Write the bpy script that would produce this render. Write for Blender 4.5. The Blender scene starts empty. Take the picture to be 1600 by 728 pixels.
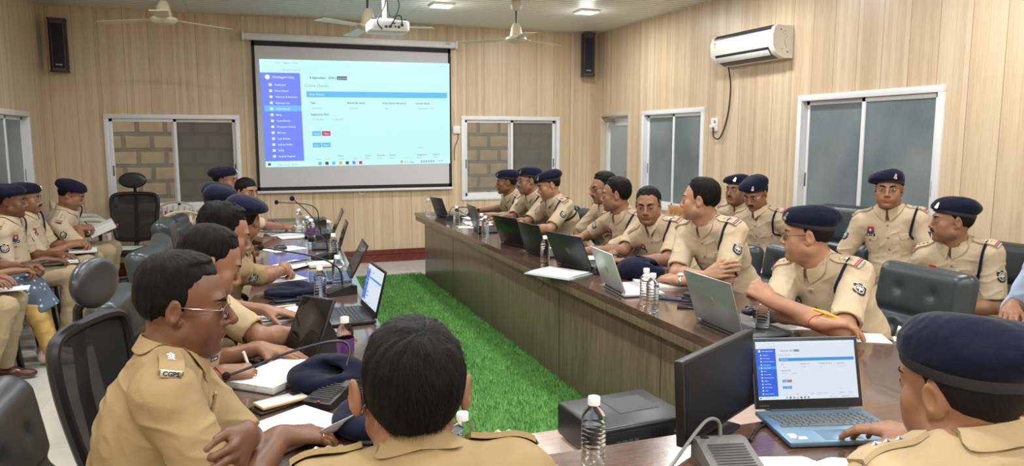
import bpy, bmesh, math, random
import numpy as np
from mathutils import Vector, Matrix
C = bpy.context.scene.collection
sc = bpy.context.scene
PI = math.pi
rad = math.radians
# ---------------------------------------------------------------- camera
CAM_H, CAM_PITCH, CAM_YAW, CAM_F = 1.58, rad(7.28), rad(19.75), 1150.0
cam_d = bpy.data.cameras.new('camera'); cam = bpy.data.objects.new('camera', cam_d); C.objects.link(cam)
cam.location = (0, 0, CAM_H)
cam.rotation_euler = (PI/2 - CAM_PITCH, 0, -CAM_YAW)
cam_d.sensor_width = 36.0; cam_d.lens = 36.0*CAM_F/1600.0; cam_d.clip_start = 0.02
sc.camera = cam
# ---------------------------------------------------------------- light
XL, XR, YB, YF, ZC = -2.04, 4.65, 9.45, -1.6, 3.02
w = bpy.data.worlds.new('world'); sc.world = w; w.use_nodes = True
w.node_tree.nodes['Background'].inputs[0].default_value = (0.62, 0.68, 0.72, 1)
w.node_tree.nodes['Background'].inputs[1].default_value = 3.0
sc.view_settings.view_transform = 'Standard'; sc.view_settings.look = 'None'
sc.view_settings.gamma = 1.0; sc.view_settings.use_curve_mapping = False
sc.view_settings.exposure = 0.0
LAMP_W = 25.0
sc.cycles.max_bounces = 6; sc.cycles.diffuse_bounces = 3; sc.cycles.glossy_bounces = 3
sc.cycles.transmission_bounces = 6; sc.cycles.transparent_max_bounces = 12
sc.cycles.caustics_reflective = False; sc.cycles.caustics_refractive = False
sc.cycles.sample_clamp_indirect = 4.0
sc.cycles.use_denoising = True
# ---------------------------------------------------------------- helpers: materials
def lin(c):
    c = np.array(c[:3], float)/255.0
    return tuple(np.where(c <= .04045, c/12.92, ((c+.055)/1.055)**2.4)) + (1.0,)
MATS = {}
class NT:
    def __init__(s, name):
        s.m = bpy.data.materials.new(name); s.m.use_nodes = True
        s.t = s.m.node_tree; s.b = s.t.nodes['Principled BSDF']; s.out = s.t.nodes['Material Output']
    def n(s, typ, **kw):
        nd = s.t.nodes.new('ShaderNode'+typ)
        for k, v in kw.items():
            if k.startswith('i_'):
                nd.inputs[int(k[2:]) if k[2:].isdigit() else k[2:].replace('_', ' ')].default_value = v
            else: setattr(nd, k, v)
        return nd
    def l(s, a, b): s.t.links.new(a, b)
    def coord(s, scale=(1,1,1), kind='Object', rot=(0,0,0)):
        tc = s.n('TexCoord'); mp = s.n('Mapping'); s.l(tc.outputs[kind], mp.inputs[0])
        mp.inputs['Scale'].default_value = scale; mp.inputs['Rotation'].default_value = rot
        return mp.outputs[0]
    def noise(s, vec, scale=5, detail=3, rough=.5, dist=0):
        n = s.n('TexNoise'); s.l(vec, n.inputs['Vector']); n.inputs['Scale'].default_value = scale
        n.inputs['Detail'].default_value = detail; n.inputs['Roughness'].default_value = rough; n.inputs['Distortion'].default_value = dist
        return n.outputs[0]
    def ramp(s, fac, stops):
        r = s.n('ValToRGB'); s.l(fac, r.inputs[0]); e = r.color_ramp.elements
        while len(e) < len(stops): e.new(.5)
        for el, (p, c) in zip(e, stops): el.position = p; el.color = c if len(c) == 4 else tuple(c)+(1,)
        return r.outputs[0]
    def mix(s, fac, a, b, mode='MIX'):
        m = s.n('Mix', data_type='RGBA', blend_type=mode)
        for sock, v in ((m.inputs[0], fac), (m.inputs[6], a), (m.inputs[7], b)):
            if hasattr(v, 'is_linked') or hasattr(v, 'links'): s.l(v, sock)
            else: sock.default_value = v
        return m.outputs[2]
    def bump(s, h, strength=.3, dist=.01):
        b = s.n('Bump'); b.inputs['Strength'].default_value = strength; b.inputs['Distance'].default_value = dist
        s.l(h, b.inputs['Height']); s.l(b.outputs[0], s.b.inputs['Normal'])
    def math(s, op, a, b=0.0):
        m = s.n('Math', operation=op)
        for i, v in enumerate((a, b)):
            if hasattr(v, 'links'): s.l(v, m.inputs[i])
            else: m.inputs[i].default_value = v
        return m.outputs[0]
def plain(name, col, rough=.5, metal=0, spec=.5, coat=0, noise=0, nscale=30, bump=0, bscale=200, sheen=0):
    if name in MATS: return MATS[name]
    t = NT(name); c = lin(col)
    t.b.inputs['Base Color'].default_value = c; t.b.inputs['Roughness'].default_value = rough
    t.b.inputs['Metallic'].default_value = metal; t.b.inputs['Specular IOR Level'].default_value = spec
    t.b.inputs['Coat Weight'].default_value = coat
    if sheen: t.b.inputs['Sheen Weight'].default_value = sheen; t.b.inputs['Sheen Roughness'].default_value = .4
    v = t.coord()
    f = t.noise(v, nscale, 4)
    a = noise or .06
    t.l(t.mix(f, tuple(x*(1-a) for x in c[:3])+(1,), tuple(min(1, x*(1+a)) for x in c[:3])+(1,)), t.b.inputs['Base Color'])
    if bump: t.bump(t.noise(v, bscale, 3), bump, .002)
    MATS[name] = t.m; return t.m
def emit(name, col, strength):
    if name in MATS: return MATS[name]
    t = NT(name); t.b.inputs['Base Color'].default_value = (0,0,0,1); t.b.inputs['Roughness'].default_value = .4
    t.b.inputs['Emission Color'].default_value = lin(col); t.b.inputs['Emission Strength'].default_value = strength
    MATS[name] = t.m; return t.m
def clear(name, col, rough=.05, ior=1.45, alpha=None):
    if name in MATS: return MATS[name]
    t = NT(name); t.b.inputs['Base Color'].default_value = lin(col); t.b.inputs['Roughness'].default_value = rough
    t.b.inputs['IOR'].default_value = ior
    if alpha is None: t.b.inputs['Transmission Weight'].default_value = 1
    else: t.b.inputs['Alpha'].default_value = alpha
    MATS[name] = t.m; return t.m
M_SILV = plain('silver_metal', (200, 200, 198), .28, 1.0)
# ---------------------------------------------------------------- helpers: meshes
def v3(*a): return np.array(a if len(a) > 1 else a[0], float)
def unit(v): v = np.asarray(v, float); return v/(np.linalg.norm(v)+1e-9)
def rotz(a): c, s = math.cos(a), math.sin(a); return np.array([[c,-s,0],[s,c,0],[0,0,1.]])
def rotx(a): c, s = math.cos(a), math.sin(a); return np.array([[1.,0,0],[0,c,-s],[0,s,c]])
def roty(a): c, s = math.cos(a), math.sin(a); return np.array([[c,0,s],[0,1.,0],[-s,0,c]])
def tag(o, label=None, cat=None, group=None, kind=None):
    if label: o['label'] = label
    if cat: o['category'] = cat
    if group: o['group'] = group
    if kind: o['kind'] = kind
    return o
class MB:
    def __init__(s): s.v = []; s.f = []; s.m = []; s.n = 0
    def add(s, verts, faces, m=0, R=None, t=None):
        V = np.asarray(verts, float).reshape(-1, 3)
        if R is not None: V = V @ np.asarray(R).T
        if t is not None: V = V + np.asarray(t)
        o = s.n; s.v.append(V); s.n += len(V)
        s.f += [tuple(i+o for i in f) for f in faces]; s.m += [m]*len(faces) if not isinstance(m, (list, tuple)) else list(m)
        return s
    def box(s, c, size, bev=0.0, R=None, m=0, seg=2):
        bm = bmesh.new(); bmesh.ops.create_cube(bm, size=1.0)
        for v in bm.verts: v.co = Vector((v.co.x*size[0], v.co.y*size[1], v.co.z*size[2]))
        if bev > 0: bmesh.ops.bevel(bm, geom=bm.edges[:], offset=min(bev, .49*min(size)), segments=seg, affect='EDGES', profile=.5)
        bm.verts.index_update()
        s.add([v.co[:] for v in bm.verts], [[v.index for v in f.verts] for f in bm.faces], m, R, c); bm.free(); return s
    def tube(s, pts, r, n=8, m=0, cap=True, flat=1.0, up=None):
        P = np.asarray(pts, float); k = len(P)
        rr = np.full(k, r, float) if np.isscalar(r) else np.asarray(r, float)
        T = np.gradient(P, axis=0); T /= np.linalg.norm(T, axis=1)[:, None]+1e-12
        u = np.asarray(up, float) if up is not None else (v3(0,0,1) if abs(T[0][2]) < .9 else v3(1,0,0))
        rings = []; u = unit(u - T[0]*np.dot(u, T[0]))
        for i in range(k):
            u = unit(u - T[i]*np.dot(u, T[i])); w_ = np.cross(T[i], u)
            a = np.arange(n)*2*PI/n
            rings.append(P[i] + rr[i]*(np.cos(a)[:, None]*w_ + flat*np.sin(a)[:, None]*u))
        return s.loft(rings, m, cap)
    def loft(s, rings, m=0, cap=True, closed=True):
        n = len(rings[0]); k = len(rings); V = np.concatenate([np.asarray(r, float) for r in rings]); F = []
        for i in range(k-1):
            for j in range(n if closed else n-1):
                a = i*n+j; b = i*n+(j+1) % n; F.append((a, b, b+n, a+n))
        if cap and closed: F.append(tuple(range(n-1, -1, -1))); F.append(tuple((k-1)*n+j for j in range(n)))
        return s.add(V, F, m)
    def lathe(s, prof, n=24, c=(0,0,0), R=None, m=0, cap=True):
        a = np.arange(n)*2*PI/n
        rings = [np.stack([r*np.cos(a), r*np.sin(a), np.full(n, z)], 1) for r, z in prof]
        if R is not None: rings = [q @ np.asarray(R).T for q in rings]
        return s.loft([q + np.asarray(c) for q in rings], m, cap)
    def prism(s, poly, z0, z1, R=None, t=None, m=0):
        n = len(poly); V = [(x, y, z0) for x, y in poly] + [(x, y, z1) for x, y in poly]
        F = [tuple(range(n-1, -1, -1)), tuple(range(n, 2*n))] + [(i, (i+1) % n, n+(i+1) % n, n+i) for i in range(n)]
        return s.add(V, F, m, R, t)
    def quad(s, a, b, c, d, m=0): return s.add([a, b, c, d], [(0,1,2,3)], m)
    def grid(s, fn, nu, nv, m=0, thick=0):
        P = np.array([[fn(i/(nu-1), j/(nv-1)) for i in range(nu)] for j in range(nv)], float)
        F = [(j*nu+i, j*nu+i+1, (j+1)*nu+i+1, (j+1)*nu+i) for j in range(nv-1) for i in range(nu-1)]
        V = P.reshape(-1, 3)
        if thick:
            du = np.gradient(P, axis=1); dv = np.gradient(P, axis=0); N = np.cross(du, dv); N /= np.linalg.norm(N, axis=2)[..., None]+1e-12
            V2 = (P - N*thick).reshape(-1, 3); o = len(V)
            F2 = [tuple(reversed([i+o for i in f])) for f in F]
            rim = [(0, i) for i in range(nu)] + [(j, nu-1) for j in range(1, nv)] + [(nv-1, i) for i in range(nu-2, -1, -1)] + [(j, 0) for j in range(nv-2, 0, -1)]
            ix = [j*nu+i for j, i in rim]
            F3 = [(ix[(q+1) % len(ix)], ix[q], ix[q]+o, ix[(q+1) % len(ix)]+o) for q in range(len(ix))]
            return s.add(np.concatenate([V, V2]), F+F2+F3, m)
        return s.add(V, F, m)
    def text(s, txt, size, R, t, m=0, align='LEFT', bold=0.0):
        cu = bpy.data.curves.new('txt', 'FONT'); cu.body = txt; cu.size = size; cu.align_x = align; cu.resolution_u = 2; cu.offset = bold
        ob = bpy.data.objects.new('txt', cu); C.objects.link(ob)
        dg = bpy.context.evaluated_depsgraph_get(); me = bpy.data.meshes.new_from_object(ob.evaluated_get(dg))
        s.add([v.co[:] for v in me.vertices], [tuple(p.vertices) for p in me.polygons], m, R, t)
        bpy.data.objects.remove(ob); bpy.data.curves.remove(cu); bpy.data.meshes.remove(me); return s
    def build(s, name, mats, parent=None, loc=None, rz=0.0, angle=38, flat=False):
        me = bpy.data.meshes.new(name)
        V = np.concatenate(s.v) if s.v else np.zeros((0, 3))
        me.from_pydata(V.tolist(), [], s.f)
        if not isinstance(mats, (list, tuple)): mats = [mats]
        for q in mats: me.materials.append(q)
        if len(mats) > 1: me.polygons.foreach_set('material_index', s.m)
        if not flat:
            me.polygons.foreach_set('use_smooth', [True]*len(s.f)); me.set_sharp_from_angle(angle=rad(angle))
        me.update()
        o = bpy.data.objects.new(name, me); C.objects.link(o)
        if parent is not None: o.parent = parent
        if loc is not None: o.location = loc
        o.rotation_euler = (0, 0, rz)
        return o
def empty(name, loc, rz=0.0, label=None, cat=None, group=None):
    o = bpy.data.objects.new(name, None); C.objects.link(o); o.location = loc; o.rotation_euler = (0, 0, rz); o.empty_display_size = .1
    return tag(o, label, cat, group)
def struct(o): o['kind'] = 'structure'; return o
def dup(root, loc, rz=0.0, label=None, group=None):
    r = root.copy(); C.objects.link(r); r.location = loc; r.rotation_euler = (0, 0, rz)
    if label: r['label'] = label
    if group: r['group'] = group
    for ch in list(root.children):
        c = ch.copy(); C.objects.link(c); c.parent = r
        for g in list(ch.children):
            d = g.copy(); C.objects.link(d); d.parent = c
    return r
def bez(pts, n=24):
    P = np.asarray(pts, float); k = len(P); out = []          # Catmull-Rom through the points
    Q = np.concatenate([[2*P[0]-P[1]], P, [2*P[-1]-P[-2]]])
    for i in range(k-1):
        p0, p1, p2, p3 = Q[i:i+4]
        for t in np.linspace(0, 1, n, endpoint=False):
            out.append(.5*((2*p1)+(-p0+p2)*t+(2*p0-5*p1+4*p2-p3)*t*t+(-p0+3*p1-3*p2+p3)*t**3))
    out.append(P[-1]); return np.array(out)
# ---------------------------------------------------------------- smooth solid modelling on a grid (bodies, clothes, hair)
class Grid:
    def __init__(s, lo, hi, h):
        s.lo = v3(lo); s.h = h; s.n = np.ceil((v3(hi)-s.lo)/h).astype(int)+1
        s.D = np.full(tuple(s.n), 1e3, np.float32)
    def sl(s, lo, hi):
        a = np.maximum(np.floor((v3(lo)-s.lo)/s.h).astype(int), 0); b = np.minimum(np.ceil((v3(hi)-s.lo)/s.h).astype(int)+1, s.n)
        if np.any(b <= a): return None, None
        ax = [(s.lo[i]+s.h*np.arange(a[i], b[i])).astype(np.float32) for i in range(3)]
        return (slice(a[0], b[0]), slice(a[1], b[1]), slice(a[2], b[2])), (ax[0][:, None, None], ax[1][None, :, None], ax[2][None, None, :])
    def comb(s, S, d, k, op):
        A = s.D[S]
        if op == 'u':
            if k <= 0: s.D[S] = np.minimum(A, d)
            else:
                q = np.clip(.5+.5*(d-A)/k, 0, 1); s.D[S] = d+(A-d)*q - k*q*(1-q)
        else:
            if k <= 0: s.D[S] = np.maximum(A, -d)
            else:
                q = np.clip(.5-.5*(d+A)/k, 0, 1); s.D[S] = A+(-d-A)*q + k*q*(1-q)
    def cone(s, a, b, ra, rb, k=.02, op='u', sc=None, R=None):
        """tapered capsule a-b; sc=(sx,sy,sz) flattens it in frame R"""
        a = v3(a); b = v3(b); rm = max(ra, rb)*(1 if sc is None else max(1, max(sc)))+k+2*s.h
        S, X = s.sl(np.minimum(a, b)-rm, np.maximum(a, b)+rm)
        if S is None: return s
        if sc is None:
            ba = b-a; L = float(ba@ba)+1e-12; px, py, pz = (X[i]-a[i] for i in range(3))
            t = np.clip((px*ba[0]+py*ba[1]+pz*ba[2])/L, 0, 1)
            d = np.sqrt((px-t*ba[0])**2+(py-t*ba[1])**2+(pz-t*ba[2])**2) - (ra+(rb-ra)*t)
        else:
            R = np.eye(3) if R is None else R; sc = v3(sc); m = float(min(sc))
            px, py, pz = (X[i]-a[i] for i in range(3))
            u = [(px*R[0, i]+py*R[1, i]+pz*R[2, i])/sc[i] for i in range(3)]
            ba = (R.T@(b-a))/sc; L = float(ba@ba)+1e-12
            t = np.clip((u[0]*ba[0]+u[1]*ba[1]+u[2]*ba[2])/L, 0, 1)
            d = (np.sqrt((u[0]-t*ba[0])**2+(u[1]-t*ba[1])**2+(u[2]-t*ba[2])**2) - (ra+(rb-ra)*t))*m
        s.comb(S, d.astype(np.float32), k, op); return s
    def ell(s, c, r, R=None, k=.02, op='u'):
        c = v3(c); r = v3(r); rm = max(r)+k+2*s.h
        S, X = s.sl(c-rm, c+rm)
        if S is None: return s
        px, py, pz = (X[i]-c[i] for i in range(3))
        if R is not None: px, py, pz = (px*R[0, i]+py*R[1, i]+pz*R[2, i] for i in range(3))
        k0 = np.sqrt((px/r[0])**2+(py/r[1])**2+(pz/r[2])**2); k1 = np.sqrt((px/r[0]**2)**2+(py/r[1]**2)**2+(pz/r[2]**2)**2)+1e-6
        s.comb(S, (k0*(k0-1)/k1).astype(np.float32), k, op); return s
    def rbox(s, c, hs, r, R=None, k=.01, op='u'):
        c = v3(c); hs = v3(hs); rm = float(np.linalg.norm(hs))+k+2*s.h
        S, X = s.sl(c-rm, c+rm)
        if S is None: return s
        p = [X[i]-c[i] for i in range(3)]
        if R is not None: p = [p[0]*R[0, i]+p[1]*R[1, i]+p[2]*R[2, i] for i in range(3)]
        q = [np.abs(p[i])-hs[i]+r for i in range(3)]; m = [np.maximum(a, 0) for a in q]
        d = np.sqrt(m[0]**2+m[1]**2+m[2]**2)+np.minimum(np.maximum(np.maximum(q[0], q[1]), q[2]), 0)-r
        s.comb(S, np.broadcast_to(d, s.D[S].shape).astype(np.float32), k, op); return s
    def cut(s, p, nrm, lo=None, hi=None, k=0.0):
        """remove everything on the side nrm points to"""
        p = v3(p); nrm = unit(nrm)
        S, X = s.sl(s.lo if lo is None else lo, s.lo+s.n*s.h if hi is None else hi)
        if S is None: return s
        d = (X[0]-p[0])*nrm[0]+(X[1]-p[1])*nrm[1]+(X[2]-p[2])*nrm[2]
        s.comb(S, (-d).astype(np.float32), k, 's'); return s
    def samp(s, P):
        q = (np.asarray(P)-s.lo)/s.h; i = np.clip(np.floor(q).astype(int), 0, s.n-2); f = np.clip(q-i, 0, 1)
        out = 0
        for dx in (0, 1):
            for dy in (0, 1):
                for dz in (0, 1):
                    wt = (f[:, 0] if dx else 1-f[:, 0])*(f[:, 1] if dy else 1-f[:, 1])*(f[:, 2] if dz else 1-f[:, 2])
                    out = out + wt*np.minimum(s.D[i[:, 0]+dx, i[:, 1]+dy, i[:, 2]+dz], .2)
        return out
    def grad(s, P):
        e = s.h; P = np.asarray(P)
        g = np.stack([s.samp(P+e*np.eye(3)[i])-s.samp(P-e*np.eye(3)[i]) for i in range(3)], 1)
        return g/(np.linalg.norm(g, axis=1)[:, None]+1e-9)
    def hit(s, O, Dr, maxd=.4, step=None):
        O = np.atleast_2d(O); Dr = np.broadcast_to(np.atleast_2d(Dr), O.shape); step = step or s.h*.5
        T = np.arange(0, maxd, step); res = np.full(len(O), np.nan); prev = s.samp(O)
        for t in T[1:]:
            cur = s.samp(O+Dr*t); h = np.isnan(res) & (cur <= 0) & (prev > 0)
            res[h] = t-step*(-cur[h])/(prev[h]-cur[h]+1e-9); prev = cur
            if not np.isnan(res).any(): break
        return O+Dr*np.where(np.isnan(res), maxd*.5, res)[:, None], ~np.isnan(res)
    def push(s, P, dist=.004, it=4, pull=False):
        P = np.array(P, float)
        for _ in range(it):
            d = s.samp(P); m = np.ones(len(P), bool) if pull else d < dist
            m &= np.abs(d) < .15
            if not m.any(): break
            P[m] += s.grad(P[m])*(dist-d[m])[:, None]
        return P
    def mesh(s):
        D = s.D; neg = D < 0
        c = np.zeros(tuple(s.n-1), np.uint8)
        for dx in (0, 1):
            for dy in (0, 1):
                for dz in (0, 1):
                    c += neg[dx:s.n[0]-1+dx, dy:s.n[1]-1+dy, dz:s.n[2]-1+dz]
        act = (c > 0) & (c < 8); idx = np.argwhere(act)
        if len(idx) == 0: return np.zeros((0, 3)), np.zeros((0, 4), int)
        ids = np.full(act.shape, -1, np.int32); ids[act] = np.arange(len(idx))
        acc = np.zeros((len(idx), 3)); cnt = np.zeros(len(idx))
        for axis in range(3):
            o1, o2 = [i for i in range(3) if i != axis]
            for p in (0, 1):
                for q in (0, 1):
                    a = idx.copy(); a[:, o1] += p; a[:, o2] += q; b = a.copy(); b[:, axis] += 1
                    da = D[a[:, 0], a[:, 1], a[:, 2]]; db = D[b[:, 0], b[:, 1], b[:, 2]]
                    m = (da < 0) != (db < 0); da = np.clip(da, -.1, .1); db = np.clip(db, -.1, .1)
                    t = da/(da-db+1e-12); pos = np.zeros((len(idx), 3)); pos[:, o1] = p; pos[:, o2] = q; pos[:, axis] = t
                    acc[m] += pos[m]; cnt[m] += 1
        V = s.lo + s.h*(idx + acc/np.maximum(cnt, 1)[:, None])
        Q = []
        for axis in range(3):
            o1, o2 = (axis+1) % 3, (axis+2) % 3
            sa = [slice(None)]*3; sb = [slice(None)]*3; sa[axis] = slice(0, -1); sb[axis] = slice(1, None)
            ch = neg[tuple(sa)] != neg[tuple(sb)]
            e = np.argwhere(ch); ok = (e[:, o1] > 0) & (e[:, o2] > 0) & (e[:, o1] < s.n[o1]-1) & (e[:, o2] < s.n[o2]-1); e = e[ok]
            up = neg[e[:, 0], e[:, 1], e[:, 2]]
            def g(a, b):
                q = e.copy(); q[:, o1] += a; q[:, o2] += b; return ids[q[:, 0], q[:, 1], q[:, 2]]
            quad = np.stack([g(-1,-1), g(0,-1), g(0,0), g(-1,0)], 1)
            quad[~up] = quad[~up][:, ::-1]; Q.append(quad)
        return V, np.concatenate(Q)
def relax(V, Q, it=1, lam=.5):
    """light Laplacian smoothing of a quad mesh"""
    for _ in range(it):
        acc = np.zeros_like(V); cnt = np.zeros(len(V))
        for i in range(4):
            a = Q[:, i]; b = Q[:, (i+1) % 4]
            np.add.at(acc, a, V[b]); np.add.at(cnt, a, 1); np.add.at(acc, b, V[a]); np.add.at(cnt, b, 1)
        V = V+lam*(acc/np.maximum(cnt, 1)[:, None]-V)
    return V
def vnormals(V, Q):
    n = np.cross(V[Q[:, 2]]-V[Q[:, 0]], V[Q[:, 3]]-V[Q[:, 1]]); N = np.zeros_like(V)
    for i in range(4): np.add.at(N, Q[:, i], n)
    return N/(np.linalg.norm(N, axis=1)[:, None]+1e-12)
_tab = np.random.RandomState(7).rand(64, 64, 64).astype(np.float32)
def vnoise(P, f, seed=0):
    q = np.asarray(P)*f+seed*7.31+100; i = np.floor(q).astype(int); t = q-i; t = t*t*(3-2*t); i &= 63; j = (i+1) & 63
    def T(a, b, c): return _tab[a, b, c]
    x0, y0, z0 = i.T; x1, y1, z1 = j.T; tx, ty, tz = t.T
    a = T(x0,y0,z0)*(1-tx)+T(x1,y0,z0)*tx; b = T(x0,y1,z0)*(1-tx)+T(x1,y1,z0)*tx
    c = T(x0,y0,z1)*(1-tx)+T(x1,y0,z1)*tx; d = T(x0,y1,z1)*(1-tx)+T(x1,y1,z1)*tx
    return ((a*(1-ty)+b*ty)*(1-tz)+(c*(1-ty)+d*ty)*tz)*2-1
def qmesh(name, V, Q, mats, parent=None, col=None, loc=None, rz=0.0):
    me = bpy.data.meshes.new(name); n, k = len(V), len(Q)
    me.vertices.add(n); me.vertices.foreach_set('co', np.asarray(V, np.float32).ravel())
    me.loops.add(k*4); me.loops.foreach_set('vertex_index', np.asarray(Q, np.int32).ravel())
    me.polygons.add(k); me.polygons.foreach_set('loop_start', np.arange(k, dtype=np.int32)*4)
    try: me.polygons.foreach_set('loop_total', np.full(k, 4, np.int32))
    except Exception: pass
    me.polygons.foreach_set('use_smooth', np.ones(k, bool))
    if not isinstance(mats, (list, tuple)): mats = [mats]
    for m in mats: me.materials.append(m)
    if col is not None:
        at = me.color_attributes.new('tint', 'FLOAT_COLOR', 'POINT')
        at.data.foreach_set('color', np.concatenate([col, np.ones((n, 1))], 1).astype(np.float32).ravel())
    me.update(calc_edges=True)
    o = bpy.data.objects.new(name, me); C.objects.link(o)
    if parent is not None: o.parent = parent
    if loc is not None: o.location = loc
    o.rotation_euler = (0, 0, rz)
    return o
# ---------------------------------------------------------------- people
def skin_mat(name, col, rough=.46):
    if name in MATS: return MATS[name]
    t = NT(name); c = lin(col)
    at = t.n('VertexColor', layer_name='tint')
    v = t.coord()
    base = t.mix(t.noise(v, 45, 4, .6), tuple(x*.86 for x in c[:3])+(1,), tuple(min(1, x*1.13) for x in c[:3])+(1,))
    t.l(t.mix(1.0, base, at.outputs[0], 'MULTIPLY'), t.b.inputs['Base Color'])
    t.b.inputs['Roughness'].default_value = rough; t.b.inputs['Specular IOR Level'].default_value = .42
    t.b.inputs['Subsurface Weight'].default_value = .08; t.b.inputs['Subsurface Radius'].default_value = (.012, .005, .003)
    t.bump(t.noise(v, 420, 2), .12, .002); MATS[name] = t.m; return t.m
def cloth_mat(name, col, nscale=700, bump=.25, rough=.85, sheen=.0, var=.05):
    if name in MATS: return MATS[name]
    t = NT(name); c = lin(col); v = t.coord()
    f = t.noise(v, 6, 4, .6)
    t.l(t.mix(f, tuple(x*(1-var) for x in c[:3])+(1,), tuple(min(1, x*(1+var)) for x in c[:3])+(1,)), t.b.inputs['Base Color'])
    t.b.inputs['Roughness'].default_value = rough; t.b.inputs['Specular IOR Level'].default_value = .2
    t.b.inputs['Sheen Weight'].default_value = sheen; t.b.inputs['Sheen Roughness'].default_value = .35
    a = t.noise(v, nscale, 2); b = t.noise(t.coord((1, 1, 1.6)), 26, 3, .6, .6)
    t.bump(t.math('ADD', t.math('MULTIPLY', a, .12), t.math('MULTIPLY', b, .9)), bump, .006); MATS[name] = t.m; return t.m
def hair_mat(name, col, rough=.38):
    if name in MATS: return MATS[name]
    t = NT(name); c = lin(col); v = t.coord((1, 1, 1))
    f = t.noise(v, 160, 3, .7)
    t.l(t.mix(f, tuple(x*.5 for x in c[:3])+(1,), tuple(x*1.7 for x in c[:3])+(1,)), t.b.inputs['Base Color'])
    t.b.inputs['Roughness'].default_value = rough; t.b.inputs['Specular IOR Level'].default_value = .16
    t.bump(t.noise(t.coord((1, 1, .35)), 300, 3, .7, .3), .8, .004); MATS[name] = t.m; return t.m
M_RED = plain('badge_red', (190, 40, 45), .5); M_BLUE = plain('badge_blue', (44, 60, 128), .5)
M_NAVY = cloth_mat('navy_cord', (22, 26, 48), 900, .3); M_BERET = cloth_mat('navy_wool', (15, 19, 40), 900, .55, .95, .12, .12)
M_BAND = plain('black_band', (16, 17, 24), .6); M_PLATE = plain('black_plate', (18, 18, 20), .3); M_WHITE = plain('white_mark', (228, 228, 222), .5)
M_PALE = plain('emblem_pale', (196, 196, 180), .6); M_PATCH = plain('emblem_navy', (24, 32, 52), .7)
M_SCLERA = plain('eye_white', (178, 164, 154), .3); M_IRIS = plain('eye_dark', (30, 18, 12), .15); M_LASH = plain('eye_lash', (14, 10, 9), .6)
M_LENS = clear('lens_glass', (250, 250, 250), .05, 1.05, alpha=.04); M_RIM = plain('rim_dark', (40, 34, 32), .35, .6); M_RIML = plain('rim_light', (150, 140, 130), .25, .9)
M_HAIR = hair_mat('black_hair', (9, 8, 8), .5); M_HAIRG = hair_mat('greying_hair', (52, 47, 44), .5); M_STUB = hair_mat('cropped_hair', (24, 18, 16), .7)
M_TROU = cloth_mat('khaki_trousers', (172, 154, 122), 700, .3); M_SHOE = plain('brown_shoe', (88, 48, 32), .3, coat=.3)
M_THREAD = plain('red_thread', (178, 40, 34), .7); M_WATCH = plain('watch_steel', (170, 170, 172), .25, 1.0); M_GOLD = plain('gold_ring', (220, 165, 60), .25, 1.0)
KHAKI = {'light': cloth_mat('khaki_light', (186, 167, 140), 700, .3), 'mid': cloth_mat('khaki_mid', (175, 155, 122), 700, .3), 'dark': cloth_mat('khaki_dark', (152, 130, 94), 700, .35)}
SKIN = {'dark': skin_mat('skin_dark', (116, 78, 56)), 'mid': skin_mat('skin_mid', (142, 101, 76)), 'fair': skin_mat('skin_fair', (170, 126, 99)), 'deep': skin_mat('skin_deep', (106, 70, 49))}

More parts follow.
